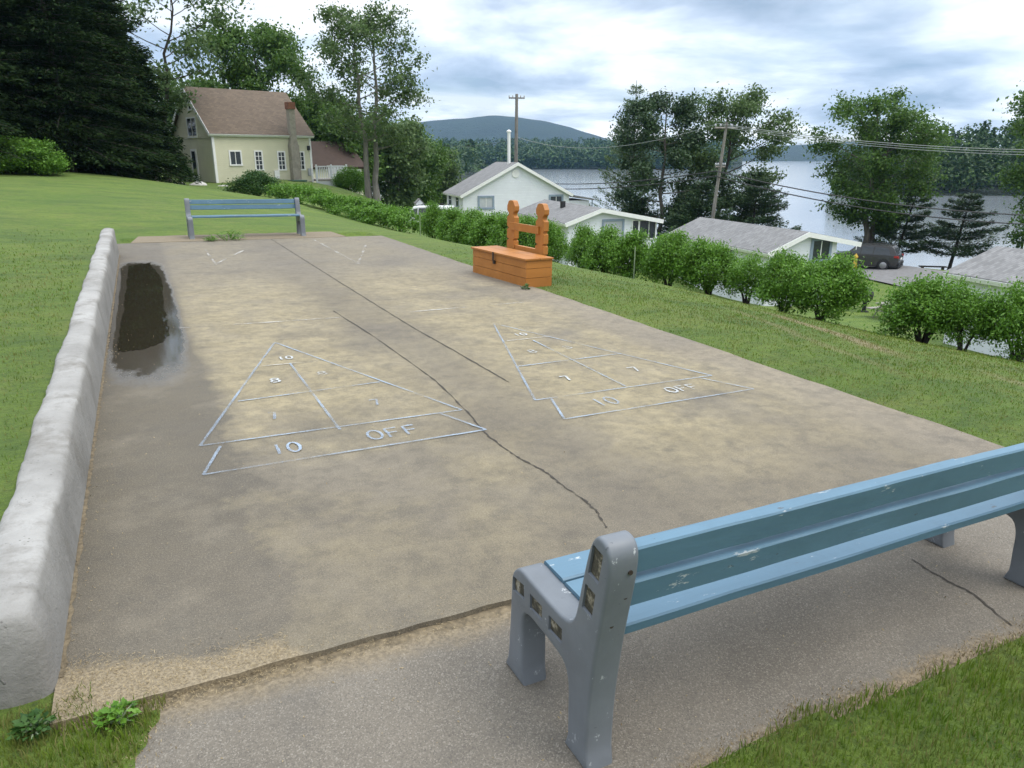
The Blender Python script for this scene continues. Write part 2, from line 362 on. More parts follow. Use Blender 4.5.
def bench_paint(name, col, chips=0.5, grain=True):
    m = NT(name)
    c = m.mix(m.ramp(m.noise(3.5, 6, 0.6, sc=(0.25, 1, 1) if grain else (1, 1, 1)), [(0.3, 0), (0.7, 1)]), tuple(x * 0.86 for x in col), tuple(x * 1.1 for x in col))
    ch = m.noise(16, 6, 0.75, sc=(0.3, 1, 1) if grain else (1, 1, 1), off=(1, 5, 2))
    c = m.mix(m.ramp(ch, [(0.63, 0), (0.66, chips)]), c, (0.50, 0.52, 0.52))
    ch2 = m.noise(23, 5, 0.7, sc=(0.4, 1, 1) if grain else (1, 1, 1), off=(7, 5, 9))
    c = m.mix(m.ramp(ch2, [(0.67, 0), (0.70, chips)]), c, (0.06, 0.065, 0.07))
    c = m.mix(m.ramp(m.noise(5, 5, .7, off=(3, 1, 1)), [(0.5, 0), (0.75, 0.35)]), c, tuple(x * 0.6 for x in col))
    if grain: m.bump(m.noise(30, 5, 0.6, sc=(0.08, 1, 1)), 0.35, 0.004)
    else: m.bump(m.noise(40, 4, 0.6), 0.15, 0.003)
    return m.set(Base_Color=c, Roughness=0.48)

def siding(name, col, pitch=0.16, depth=0.5):
    m = NT(name)
    s = m.n('ShaderNodeSeparateXYZ'); m.l(m.co(), s.inputs[0])
    saw = m.math('FRACT', m.math('DIVIDE', s.outputs[2], pitch))
    c = m.mix(m.ramp(m.noise(1.4, 5), [(0.3, 0), (0.7, 1)]), tuple(x * 0.92 for x in col), col)
    c = m.mix(m.ramp(saw, [(0.0, 0.35), (0.10, 0.0)]), c, tuple(x * 0.5 for x in col))    # darker line at each lap
    m.bump(saw, depth, 0.02)
    return m.set(Base_Color=c, Roughness=0.6)

def shingle(name, col, var=0.3, sc=2.2):
    m = NT(name)
    br = m.n('ShaderNodeTexBrick'); mp = m.n('ShaderNodeMapping'); m.l(m.co('Object'), mp.inputs[0])
    m.l(mp.outputs[0], br.inputs[0]); br.inputs['Scale'].default_value = sc
    br.inputs['Color1'].default_value = (*[x * (1 - var) for x in col], 1); br.inputs['Color2'].default_value = (*[min(1, x * (1 + var)) for x in col], 1)
    br.inputs['Mortar'].default_value = (*[x * 0.55 for x in col], 1); br.inputs['Mortar Size'].default_value = 0.012
    c = m.mix(m.ramp(m.noise(0.8, 6), [(0.3, 0.25), (0.7, 0.0)]), br.outputs[0], tuple(x * 0.6 for x in col))
    c = m.mix(m.ramp(m.noise(30, 4, .7), [(0.4, 0.3), (0.6, 0.0)]), c, tuple(x * 0.7 for x in col))
    return m.set(Base_Color=c, Roughness=0.9)

def bark(name, col):
    m = NT(name)
    n = m.noise(5, 6, 0.7, sc=(1, 1, 0.25))
    m.bump(n, 0.8, 0.03)
    return m.set(Base_Color=m.mix(m.ramp(n, [(0.35, 0), (0.65, 1)]), tuple(x * 0.55 for x in col), tuple(x * 1.25 for x in col)), Roughness=0.95)

def water_mat():
    m = NT('lake_water')
    m.bump(m.noise(0.55, 5, 0.65, sc=(1, 2.2, 1)), 0.03, 0.25)
    c = m.ramp(m.noise(0.03, 4, .6, sc=(.4, 1.6, 1)), [(0.35, (0.17, 0.190, 0.212)), (0.7, (0.225, 0.245, 0.265))])  # pale base colour stands in for sky light reflected by the waves
    return m.set(Base_Color=c, Roughness=0.12, IOR=1.333)

def puddle_mat():
    m = NT('puddle_water')
    m.set(Base_Color=(0.022, 0.019, 0.012), Roughness=0.02, IOR=1.333)
    m.bump(m.noise(3, 3), 0.03, 0.01)
    return m.mat

def slot_grime():
    m = NT('slot_grime'); n = m.noise(22, 5, 0.7)
    c = m.ramp(n, [(0.35, (0.022, 0.02, 0.015)), (0.52, (0.07, 0.062, 0.042)), (0.60, (0.24, 0.21, 0.15)), (0.70, (0.34, 0.33, 0.30))])
    m.bump(n, .6, .01); return m.set(Base_Color=c, Roughness=0.95)
MAT = dict(
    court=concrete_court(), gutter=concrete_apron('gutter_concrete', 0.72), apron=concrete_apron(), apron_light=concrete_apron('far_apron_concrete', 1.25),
    wall=wall_mat(), lawn=lawn_mat('lawn_turf'), blades=lawn_mat('grass_blades', True),
    water=water_mat(), puddle=puddle_mat(), wet=plain('wet_concrete', (0.052, 0.045, 0.036), 0.28, 0.25, 3),
    sand=plain('loose_sand', (0.225, 0.18, 0.115), 0.95, 0.4, 30, 0, .6), dirt=plain('joint_dirt', (0.150, 0.117, 0.072), 0.95, 0.55, 30, 0, .6), crack=plain('crack_grit', (0.045, 0.038, 0.03), 0.95, 0.4, 30),
    clip=leaf_mat('dry_clippings', [(0.19, 0.145, 0.08), (0.28, 0.22, 0.13), (0.38, 0.31, 0.19)], 0.1, 0.8),
    line=paint_worn('court_line_paint', (0.31, 0.385, 0.48), 0.38, 0.68), line_faint=paint_worn('faded_line_paint', (0.47, 0.45, 0.41), 0.46, 0.64),
    glyph=paint_worn('court_number_paint', (0.31, 0.39, 0.50), 0.36, 0.62), glyph_faint=paint_worn('faded_number_paint', (0.46, 0.48, 0.49), 0.40, 0.56),
    slat=bench_paint('bench_blue_paint', (0.088, 0.172, 0.238), 0.75), frame=bench_paint('bench_grey_paint', (0.140, 0.155, 0.172), 0.7, False),
    slot=slot_grime(), bolt=plain('rusty_bolt', (0.06, 0.045, 0.035), 0.7, 0.3, 20, 0.5),
    orange=NT('x').mat,
    cream=siding('cream_clapboard', (0.68, 0.655, 0.49), 0.13), white=siding('white_clapboard', (0.79, 0.81, 0.875), 0.2), white_plain=plain('white_trim_paint', (0.80, 0.80, 0.79), 0.5, 0.05),
    lattice=plain('white_vinyl', (0.68, 0.70, 0.72), 0.5, 0.05), brown=shingle('brown_shingles', (0.140, 0.104, 0.074), 0.18), darkbrown=shingle('dark_brown_shingles', (0.060, 0.038, 0.028), 0.15),
    grey=shingle('grey_shingles', (0.20, 0.197, 0.195), 0.25), glass=plain('window_glass', (0.035, 0.042, 0.05), 0.06, 0.2), bluetrim=plain('blue_grey_trim', (0.24, 0.30, 0.38), 0.5, 0.1),
    curtain=plain('net_curtain', (0.45, 0.47, 0.50), 0.9, 0.1), stack=plain('chimney_render', (0.32, 0.29, 0.245), 0.9, 0.2, 5), brick=plain('chimney_brick', (0.22, 0.095, 0.06), 0.9, 0.25, 8),
    stone=plain('pale_stone', (0.42, 0.41, 0.38), 0.9, 0.25, 4, 0, .5), pole=bark('pole_wood', (0.21, 0.195, 0.175)), metal=plain('galvanised_metal', (0.42, 0.43, 0.45), 0.4, 0.1, 6, 0.6),
    bark=bark('grey_bark', (0.115, 0.10, 0.085)), darkbark=bark('dark_bark', (0.055, 0.045, 0.038)), palebark=bark('pale_bark', (0.19, 0.175, 0.155)),
    hemlock=leaf_mat('hemlock_needles', [(0.010, 0.021, 0.007), (0.017, 0.033, 0.010), (0.028, 0.050, 0.014)], 0.15, 0.85),
    pine=leaf_mat('pine_needles', [(0.026, 0.052, 0.022), (0.040, 0.074, 0.028), (0.058, 0.098, 0.038)], 0.18),
    oak=leaf_mat('oak_leaves', [(0.040, 0.088, 0.014), (0.068, 0.135, 0.022), (0.110, 0.185, 0.036)], 0.35),
    ash=leaf_mat('ash_leaves', [(0.055, 0.098, 0.030), (0.085, 0.138, 0.044), (0.125, 0.185, 0.062)], 0.35),
    bush=leaf_mat('bush_leaves', [(0.058, 0.145, 0.014), (0.105, 0.225, 0.024), (0.165, 0.30, 0.046)], 0.35, 0.45),
    bushdark=leaf_mat('shrub_leaves', [(0.020, 0.060, 0.012), (0.040, 0.098, 0.018), (0.070, 0.14, 0.03)], 0.3),
    farleaf=leaf_mat('far_wood_leaves', [(0.018, 0.044, 0.010), (0.032, 0.070, 0.013), (0.058, 0.105, 0.020)], 0.15),
    road=plain('road_tarmac', (0.155, 0.15, 0.148), 0.9, 0.2, 4), shore=plain('shore_gravel', (0.22, 0.20, 0.17), 0.95, 0.3, 2),
    black=plain('black_cover', (0.012, 0.012, 0.014), 0.6, 0.2), tyre=plain('tyre_rubber', (0.018, 0.018, 0.019), 0.85, 0.2), rim=plain('grey_rim', (0.30, 0.30, 0.31), 0.4, 0.1, 6, 0.7),
    carpaint=plain('charcoal_car_paint', (0.062, 0.060, 0.060), 0.25, 0.05, 6, 0.35), carwhite=plain('white_car_paint', (0.70, 0.71, 0.72), 0.25, 0.03), carglass=plain('car_glass', (0.055, 0.062, 0.07), 0.05, 0.1),
    tail=plain('red_lens', (0.33, 0.020, 0.022), 0.25, 0.1), yellow=plain('yellow_paint', (0.55, 0.36, 0.04), 0.5, 0.1), greenmetal=plain('green_metal', (0.04, 0.10, 0.07), 0.5, 0.1),
    wood=plain('grey_timber', (0.26, 0.24, 0.215), 0.85, 0.25, 6), stake=plain('pale_green_stake', (0.25, 0.31, 0.19), 0.8, 0.2, 8), wire=plain('cable_rubber', (0.03, 0.03, 0.032), 0.7, 0.1), wire_light=plain('cable_aluminium', (0.27, 0.29, 0.29), 0.5, 0.1),
)
def orange_mat():
    m = NT('orange_stained_wood')
    c = m.mix(m.ramp(m.noise(4, 6, 0.6, sc=(1, 0.15, 1)), [(0.3, 0), (0.7, 1)]), (0.32, 0.118, 0.018), (0.43, 0.170, 0.032))
    c = m.mix(m.ramp(m.noise(14, 5, .7, sc=(1, .3, 1), off=(3, 2, 1)), [(0.6, 0), (0.75, 0.5)]), c, (0.20, 0.075, 0.02))
    m.bump(m.noise(30, 4, .6, sc=(1, .1, 1)), .25, .004)
    return m.set(Base_Color=c, Roughness=0.55)
MAT['orange'] = orange_mat()
def hill_mat():
    m = NT('wooded_hill')
    c = m.mix(m.ramp(m.noise(0.012, 8, 0.7), [(0.35, 0), (0.65, 1)]), (0.006, 0.013, 0.008), (0.014, 0.026, 0.012))
    c = m.mix(m.ramp(m.noise(0.006, 5, 0.6, off=(300, 20, 0)), [(0.66, 0), (0.70, 0.7)]), c, (0.05, 0.07, 0.025))
    m.bump(m.noise(0.06, 6, 0.75), 1.0, 9.0)
    return m.set(Base_Color=c, Roughness=1.0)
MAT['hill'] = hill_mat()

# ------------------------------------------------------------------ terrain heights
WATER_Z = -8.0
SLAB_A, SLAB_B0, SLAB_B1 = 5.6, -0.19, 14.6
ctrl = []
for a in (0.6, 3, 5.6):
    for b in (-1.2, 3, 7, 11, 15): ctrl.append(tuple(court(a, b, 0)))
for b in (1, 4, 8, 12): ctrl.append(tuple(court(-.4, b, .02)))
HEDGE = [(1015,361,11.2),(962,351,11.7),(913,342,12.4),(824,321,14.0),(782,312,14.8),(746,304,15.6),(707,294,16.5),(668,286,17.3),(630,280,18.3),
         (588,270,19.5),(548,262,21),(510,256,22.2),(470,247,24),(434,239,26.5),(387,228,30),(340,215,34),(300,203,37),(255,196,40)]
ctrl += [tuple(P(*h)) for h in HEDGE]
ctrl += [tuple(P(*h)) for h in [(943,343,26.5),(1007,358,24.5),(764,306,35),(673,288,40),(567,266,42),(650,268,44),(462,231,60),(560,231,62),(864,309,35),
                                (217,183,50),(312,184,55),(340,198,57),(372,199,52),(0,172,32),(60,173,33.5),(95,174,38),(165,184,45),(435,236,52)]]
ctrl += [(14,60,-6.0),(2,72,-6.3),(58,30,-6.7),(34,62,-7.7),(40,54,-7.6),(54,40,-7.7),(70,26,-7.7),(26,70,-7.7),(14,84,-7.7),(0,100,-7.6),
         (-40,20,2.6),(-12,0,.75),(-20,12,1.2),(0,-6,0.05),(12,0,-1.5),(16,6,-2.1),(-60,60,2.0),(-70,-10,3),(0,-50,0),(60,-40,-6),(-30,75,-1.5),(-60,120,-3),(-14,66,-3.0),(-10,100,-5.2),(-6,140,-6.8),
         (66,46,-9.6),(46,68,-9.6),(34,90,-9.6),(22,120,-9.6),(70,-5,-9.6),(100,40,-9.8),(60,130,-9.8),(16,160,-9.8),(110,-40,-9.8),(-60,160,-4.5)]
ctrl += [tuple(P(*q)) for q in ((838,261,58),(866,268,55),(905,275,50),(960,281,45),(905,267.5,54),(960,273,50),(930,270,57),(862,282,49),(925,291,44.5))]
ctrl = np.array(ctrl, float)
_S = 30.0
def _U(r2): return np.where(r2 > 1e-12, 0.5 * r2 * np.log(r2 + 1e-12), 0.0)
def _fit():
    X = ctrl[:, :2] / _S; n = len(X)
    K = _U(((X[:, None] - X[None]) ** 2).sum(-1)) + np.eye(n) * 2e-4
    Pm = np.c_[np.ones(n), X]; A = np.block([[K, Pm], [Pm.T, np.zeros((3, 3))]])
    return np.linalg.solve(A, np.r_[ctrl[:, 2], np.zeros(3)])
_W = _fit()
def sstep(x, a, b):
    t = np.clip((x - a) / (b - a), 0, 1); return t * t * (3 - 2 * t)
WALL_B1 = 12.75
def wall_h(b): return 0.335 + 0.15 * np.clip(b, 0, WALL_B1) / WALL_B1
def edge_wob(x, s): return .045 * np.sin(x * 3.1 + s) + .03 * np.sin(x * 7.7 + 2 * s) + .018 * np.sin(x * 19 + s)
def TZ(x, y, raw=False):
    x = np.atleast_1d(np.asarray(x, float)); y = np.atleast_1d(np.asarray(y, float)); out = np.empty(len(x))
    for i in range(0, len(x), 20000):
        xx = x[i:i + 20000]; yy = y[i:i + 20000]
        r = np.hypot(xx, yy - 30); k = np.minimum(1, 125 / np.maximum(r, 1e-6)); cx = xx * k; cy = 30 + (yy - 30) * k
        q = np.c_[cx, cy] / _S
        z = _U(((q[:, None] - ctrl[None, :, :2] / _S) ** 2).sum(-1)) @ _W[:-3] + _W[-3] + q @ _W[-2:]
        z = np.clip(z, -9.8, 6.0)
        a = (xx - CO[0]) * AX[0] + (yy - CO[1]) * AX[1]; b = (xx - CO[0]) * AY[0] + (yy - CO[1]) * AY[1]
        pz = -TILT * xx
        dx = np.maximum(np.maximum(0.0 - a, a - np.where(b < -.2, 6.5, SLAB_A)), 0); dy = np.maximum(np.maximum(-1.25 - b, b - 15.6), 0)
        d = np.hypot(dx, dy)
        w = sstep(d, 0.0, 2.0)
        z = pz * (1 - w) + z * w - 0.015 * (1 - w)
        up = sstep(-a, 0.04, 0.16) * sstep(b, -0.02, 0.55) * (1 - sstep(b, WALL_B1 - 0.2, WALL_B1 + 2.2)) * (1 - sstep(-a, 2.0, 16.0))
        z = z + up * (wall_h(b) - 0.03)
        if not raw:
            left = np.where(b < -.21, np.interp(-b, [.21, .36, .52, .8, 1.05, 1.3], [.34, .28, .22, .16, .10, .10]), 0.0)
            right = np.where(b < -.21, 6.42, SLAB_A - 0.08)
            ins = np.minimum(np.minimum(a - left - .01, right - a), np.minimum(b + 1.275 - edge_wob(a, 1) * .6, 15.7 - b))
            z = z - 0.07 * sstep(ins, 0.0, 0.05)
        out[i:i + 20000] = z
    return out
def gz(x, y): return float(TZ([x], [y])[0])

def axis_lines(core, far):
    v = list(core); s = core[1] - core[0]; x = core[0]; st = s
    lo = []; 
    while x > -far: st *= 1.22; x -= st; lo.append(x)
    hi = []; x = core[-1]; st = core[-1] - core[-2]
    while x < far: st *= 1.22; x += st; hi.append(x)
    return np.array(lo[::-1] + v + hi)
ga = axis_lines(sorted(set(np.round(np.r_[np.arange(-14, -1, .5), np.arange(-1, -.2, .2), np.arange(-.2, .2, .04), np.arange(.2, .6, .04), np.arange(.8, 5.2, .4), np.arange(5.2, 6, .05), np.arange(6, 16, .25), np.arange(16, 46, .6)], 3))), 2600)
gb = axis_lines(sorted(set(np.round(np.r_[np.arange(-6, -1.4, .3), np.arange(-1.4, .6, .05), np.arange(.6, 12, .4), np.arange(12, 16.4, .1), np.arange(16.4, 40, .5), np.arange(40, 80, .8)], 3))), 2600)
GA, GB = np.meshgrid(ga, gb, indexing='ij')
gx = CO[0] + GA * AX[0] + GB * AY[0]; gy = CO[1] + GA * AX[1] + GB * AY[1]
gzv = TZ(gx.ravel(), gy.ravel()).reshape(gx.shape)
nA, nB = gx.shape
idx = np.arange(nA * nB).reshape(nA, nB)
TF = np.stack([idx[:-1, :-1], idx[1:, :-1], idx[1:, 1:], idx[:-1, 1:]], -1).reshape(-1, 4)
inv = np.array(COURT.inverted())
TV = np.c_[gx.ravel(), gy.ravel(), gzv.ravel(), np.ones(nA * nB)] @ inv.T
ter = np_obj('terrain', TV[:, :3], TF, MAT['lawn']); ter.matrix_world = COURT
ter.data.shade_smooth(); tag(ter, kind='structure')

w = MB(); w.add([(-900, -400, WATER_Z), (3000, -400, WATER_Z), (3000, 3200, WATER_Z), (-900, 3200, WATER_Z)], [(0, 1, 2, 3)])
tag(obj('lake', w, MAT['water'], fix=False), kind='structure')

# ------------------------------------------------------------------ foliage helpers
def leaf_cards(C, size, rng, aspect=0.5, up=0.35, axis=None, fold=0.18):
    n = len(C); C = np.asarray(C, float)
    s = size * rng.uniform(0.6, 1.35, n)[:, None]
    d = rng.normal(size=(n, 3)) if axis is None else axis + rng.normal(size=(n, 3)) * 0.35
    d /= np.linalg.norm(d, axis=1)[:, None]
    nn = rng.normal(size=(n, 3)); nn[:, 2] = np.abs(nn[:, 2]) + up * 2
    u = np.cross(d, nn); u /= (np.linalg.norm(u, axis=1)[:, None] + 1e-9); nrm = np.cross(u, d)
    V = np.stack([C - d * s * .5, C + u * s * aspect * .5 + nrm * s * fold * .5, C + d * s * .5, C - u * s * aspect * .5 + nrm * s * fold * .5], 1).reshape(-1, 3)
    return V, np.arange(n * 4).reshape(n, 4)

def bez(p0, p1, p2, n): 
    t = np.linspace(0, 1, n)[:, None]; return (1 - t) ** 2 * p0 + 2 * t * (1 - t) * p1 + t ** 2 * p2

def deciduous(seed, H, cb, R, nleaf, leaf, limbs=16, trunk_r=0.16, lean=(0, 0), tm=0.55, spread=1.0, clump=0.42, trunks=1, tdir=None, sub=5, up=0.6):
    rng = np.random.default_rng(seed); T = MB(); L = []
    for k in range(trunks):
        off = np.array([0, 0, 0.0]) if trunks == 1 else np.array([(k - (trunks - 1) / 2) * 0.55, rng.uniform(-.1, .1), 0])
        tl = np.array([lean[0], lean[1], 0]) + (np.array([(k - (trunks - 1) / 2) * 0.9, 0, 0]) if trunks > 1 else 0)
        zs = np.linspace(0, H * 0.93 * (1 if k == 0 else rng.uniform(.85, .97)), 10)
        path = np.array([off + tl * (z / H) ** 1.3 + np.array([rng.normal(0, .09), rng.normal(0, .09), 0]) * (z > 0.1) * min(1, z / 3) + np.array([0, 0, z - 0.15 * (z == 0)]) for z in zs])
        rad = [trunk_r * (1.35 if i == 0 else (1 - 0.9 * i / 9)) + 0.015 for i in range(10)]
        T.tube(path, rad, 8)
        def tp(t): 
            f = t * 9; i = int(min(8, math.floor(f))); return path[i] + (path[i + 1] - path[i]) * (f - i), rad[i]
        for i in range(limbs):
            t = cb + (0.98 - cb) * ((i + rng.uniform(0, .8)) / limbs)
            p, pr = tp(t); az = i * 2.399 + rng.uniform(-.5, .5)
            u = (t - cb) / (1 - cb); prof = max(0.22, math.sqrt(max(0.0, 1 - ((u - tm) / max(tm, 1 - tm)) ** 2)))
            ln = R * prof * rng.uniform(.7, 1.15); el = up * (0.4 + u)
            d = np.array([math.cos(az) * spread, math.sin(az) * spread, el]); d /= np.linalg.norm(d)
            end = p + d * ln; midp = p + d * ln * .5 + np.array([0, 0, -0.08 * ln])
            br = bez(p, midp, end, 5); T.tube(br, np.linspace(max(.03, pr * .42), .012, 5), 5)
            for j in range(sub):
                s = rng.uniform(.35, 1.0); q = br[0] * 0 + (p * (1 - s) ** 2 + 2 * midp * s * (1 - s) + end * s * s)
                dd = d + rng.normal(size=3) * 0.75; dd[2] *= .7; dd /= np.linalg.norm(dd)
                e = q + dd * ln * rng.uniform(.18, .42)
                T.tube([q, (q + e) / 2 + rng.normal(size=3) * .04, e], [.018, .012, .006], 4, cap=False)
                for g in range(2): L.append((q + (e - q) * rng.uniform(.4, 1.1), rng.uniform(.5, 1.25)))
            L.append((end, 1.0))
        L.append((path[-1], .8))
    w_ = np.array([l[1] for l in L]); cnt = np.maximum(3, (w_ / w_.sum() * nleaf).astype(int))
    pts = np.concatenate([c + rng.normal(size=(n, 3)) * clump * s * np.array([1, 1, .72]) * (R / 4) ** .5 for (c, s), n in zip(L, cnt)])
    V, F = leaf_cards(pts, leaf, rng, 0.62)
    return T, V, F

def conifer(seed, H, zb, R, nleaf, leaf, whorls=26, trunk_r=0.2, droop=0.25, irregular=0.3, power=0.8, lean=(0, 0), per=6):
    rng = np.random.default_rng(seed); T = MB()
    zs = np.linspace(0, H, 9)
    path = [np.array([lean[0] * (z / H), lean[1] * (z / H), z - .2 * (z == 0)]) for z in zs]
    T.tube(path, [trunk_r * (1.25 if i == 0 else 1 - .93 * i / 8) + .01 for i in range(9)], 8)
    pts = []; axs = []; br = []
    for k in range(whorls):
        t = (k + rng.uniform(-.3, .3)) / whorls; t = min(max(t, 0), .985); z = zb + (H - zb) * t
        base = np.array([lean[0] * z / H, lean[1] * z / H, z])
        for j in range(per):
            az = j * 2 * math.pi / per + k * 1.1 + rng.uniform(-.4, .4)
            ln = R * ((1 - t) ** power) * rng.uniform(1 - irregular, 1 + irregular * .6) + .25
            d = np.array([math.cos(az), math.sin(az), 0.18 - droop * (1 - t)])
            mid = base + d * ln * .55; end = base + d * ln + np.array([0, 0, -droop * ln * .35 if droop > 0.1 else .1 * ln])
            br.append((base, mid, end, ln)); T.tube(bez(base, mid, end, 4), [.045 * (1 - t) + .012, .03 * (1 - t) + .01, .015, .006], 4, cap=False)
    tot = sum(b[3] for b in br)
    for base, mid, end, ln in br:
        n = max(4, int(nleaf * ln / tot)); s = rng.uniform(.12, 1.0, n) ** .75
        q = (1 - s)[:, None] ** 2 * base + 2 * (s * (1 - s))[:, None] * mid + s[:, None] ** 2 * end
        dv = (end - base) / ln; side = np.cross(dv, [0, 0, 1.0]); side /= np.linalg.norm(side) + 1e-9
        wdt = (0.26 * ln * np.sin(np.clip(s, 0, 1) * 2.6)) + .08
        sg = rng.uniform(-1, 1, n)
        q = q + side * (sg * wdt)[:, None] + np.c_[rng.normal(0, .05, n), rng.normal(0, .05, n), rng.normal(-.06, .10, n)]
        pts.append(q); axs.append(dv + side * sg[:, None] * .8)
    pts = np.concatenate(pts); axs = np.concatenate(axs)
    V, F = leaf_cards(pts, leaf, rng, 0.38, 0.5, axs)
    return T, V, F

def place_tree(kind, name, label, px, py, Y, mat, barkm, group=None, base_z=None, rz=0.0, cat='tree', **kw):
    p = P(px, py, Y); z = gz(p[0], p[1]) if base_z is None else base_z
    root = thing(name, label, cat, (p[0], p[1], z), rz, group)
    T, V, F = (conifer if kind == 'c' else deciduous)(**kw)
    obj('trunk', T, barkm, root, smooth=60)
    np_obj('crown', V, F, mat, root)
    return root

# ------------------------------------------------------------------ the shuffleboard court
def court_obj(name, mb, mats, **k):
    o = obj(name, mb, mats, **k); o.matrix_world = COURT; return o
def slab_mesh(poly, z1, th, n=0):
    s = MB(); s.prism(poly, z1 - th, z1); return s
rs = random.Random(4)
def rough_edge(a0, b0, a1, b1, n, amp):
    return [(a0 + (a1 - a0) * i / n + rs.uniform(-amp, amp), b0 + (b1 - b0) * i / n + rs.uniform(-amp, amp)) for i in range(n)]
GUT = 0.80
poly = rough_edge(0.0, SLAB_B0, SLAB_A, SLAB_B0, 56, .006) + rough_edge(SLAB_A, SLAB_B0, SLAB_A, SLAB_B1, 60, .012) + rough_edge(SLAB_A, SLAB_B1, 0.0, SLAB_B1, 20, .012) + [(0.0, SLAB_B1)]
tag(court_obj('court_slab', slab_mesh(poly, 0.0, .14), MAT['court']), kind='structure')
poly = [(.315, -.245), (.26, -.36), (.2, -.52), (.14, -.8), (.06, -1.05), (.06, -1.5), (6.5, -1.5), (6.5, -.24)] + rough_edge(6.5, -.24, .4, -.245, 110, .014)
tag(court_obj('front_apron', slab_mesh(poly, -0.022, .12), MAT['apron']), kind='structure')
poly = rough_edge(.25, SLAB_B1 + .015, 4.75, SLAB_B1 + .015, 10, .004) + [(4.75, SLAB_B1 + .015)] + rough_edge(4.7, 15.85, .2, 15.95, 24, .06)
tag(court_obj('far_apron', slab_mesh(poly, 0.004, .12), MAT['apron_light']), kind='structure')

def ribbon(mb, pts, width, z, jitter=0.0, rng=None, nsub=10, wvar=.5):
    pts = [np.array(p, float) for p in pts]; dense = []
    for i in range(len(pts) - 1):
        k = nsub
        for j in range(k): dense.append(pts[i] + (pts[i + 1] - pts[i]) * j / k)
    dense.append(pts[-1]); vv = []; ff = []
    for i, p in enumerate(dense):
        d = dense[min(i + 1, len(dense) - 1)] - dense[max(i - 1, 0)]; d /= np.linalg.norm(d) + 1e-9; nrm = np.array([-d[1], d[0]])
        j = rng.uniform(-jitter, jitter) if rng else 0; wd = width * (1 + (rng.uniform(-wvar, wvar) if rng and jitter else 0)) * .5
        a_ = p + nrm * (wd + j); b_ = p - nrm * (wd - j); vv += [(a_[0], a_[1], z), (b_[0], b_[1], z)]
        if i: ff.append((2 * i - 2, 2 * i - 1, 2 * i + 1, 2 * i))
    mb.add(vv, ff)
rr = random.Random(9)
jn = MB()
ribbon(jn, [(3.05, SLAB_B1), (3.05, 11), (3.05, 8.3), (3.06, 5), (3.10, 3.9), (3.13, 2.7)], .012, .004, .004, rr, 24)
tag(court_obj('court_joint', jn, MAT['crack'], fix=False), kind='structure')
ck = MB()
cpx = [(333.6,311),(380,341),(425,373),(439,384),(465,409.5),(487,435),(505,449),(523,460.6),(545,472),(563,486),(585,501),(597,512),(607,528)]
ribbon(ck, [ab(*q) for q in cpx], .010, .004, .005, rr, 8, .9)
tag(court_obj('court_crack', ck, MAT['crack'], fix=False), kind='structure')
ck = MB(); ribbon(ck, [ab(*q) for q in [(912,556),(950,578),(975,590),(1012,622)]], .008, -.018, .006, rr, 8)
tag(court_obj('apron_crack', ck, MAT['crack'], fix=False), kind='structure')
# painted triangles and numbers
GL = {'1': [[(0.5, 0), (0.5, 1)]], '0': [[(0.5 + .5 * math.sin(t), 0.5 + .5 * math.cos(t)) for t in np.linspace(0, 2 * math.pi, 17)]],
      '7': [[(0.05, 1), (.95, 1), (.5, 0)]], 'F': [[(0.1, 0), (.1, 1), (.95, 1)], [(.1, .52), (.8, .52)]],
      '8': [[(0.5 + .42 * math.sin(t), 0.76 + .24 * math.cos(t)) for t in np.linspace(0, 2 * math.pi, 13)], [(0.5 + .5 * math.sin(t), 0.26 + .26 * math.cos(t)) for t in np.linspace(0, 2 * math.pi, 13)]]}
GL['O'] = GL['0']
def glyphs(mb, text, cpx, wch, hch, stroke, gap=.35, z=.008):
    ca, cb_ = ab(*cpx); tot = len(text) * wch + (len(text) - 1) * wch * gap
    for i, ch in enumerate(text):
        x0 = ca - tot / 2 + i * wch * (1 + gap)
        for k, sk in enumerate(GL[ch]): ribbon(mb, [(x0 + p[0] * wch, cb_ - hch / 2 + p[1] * hch) for p in sk], stroke, z + .0004 * k, .0015, rr, 4, .15)
def triangle(px, name, bold):
    root = MB(); g = MB(); gf = MB(); fl = MB(); q = {k: ab(*v) for k, v in px.items()}; W_ = .020; z = .0060
    lines = [('apex', 'bl'), ('apex', 'br'), ('bl', 'br'), ('r1l', 'r1r'), ('r2l', 'r2r'), ('tc', 'bc'), ('xtl', 'xl'), ('xl', 'xr'), ('xtr', 'xr')]
    for i, (s, e) in enumerate(lines): ribbon(root if (s, e) not in (('r1l', 'r1r'),) else fl, [q[s], q[e]], W_, z + .0003 * i, .0012, rr, 30, .12)
    return root, fl, q
TL = {'apex':(274.7,342.8),'bl':(200,446.5),'br':(462,410.5),'xl':(203.4,475.6),'xr':(486,430.5),'xtl':(220.6,447),'xtr':(441,414.5),'r1l':(256.6,367),'r1r':(317.5,361.6),'r2l':(237.8,402),'r2r':(380,382.5),'tc':(290,363.8),'bc':(340,430.3)}
TR = {'apex':(493.4,323.8),'bl':(535,400.8),'br':(711.7,376),'xl':(564.3,419.9),'xr':(753.6,389.7),'xtl':(551.4,399.4),'xtr':(701.5,378.9),'r1l':(506.6,341.4),'r1r':(553.5,336.4),'r2l':(517.8,367),'r2r':(621,354),'tc':(533,340.8),'bc':(625.3,386.8)}
g = MB(); gf = MB()
for T_ in (TL, TR):
    root, fl, q = triangle(T_, '', True)
    o = court_obj('scoring_triangle_lines', root, MAT['line'], fix=False); tag(o, kind='structure')
    o = court_obj('scoring_triangle_lines', fl, MAT['line_faint'], fix=False); tag(o, kind='structure')
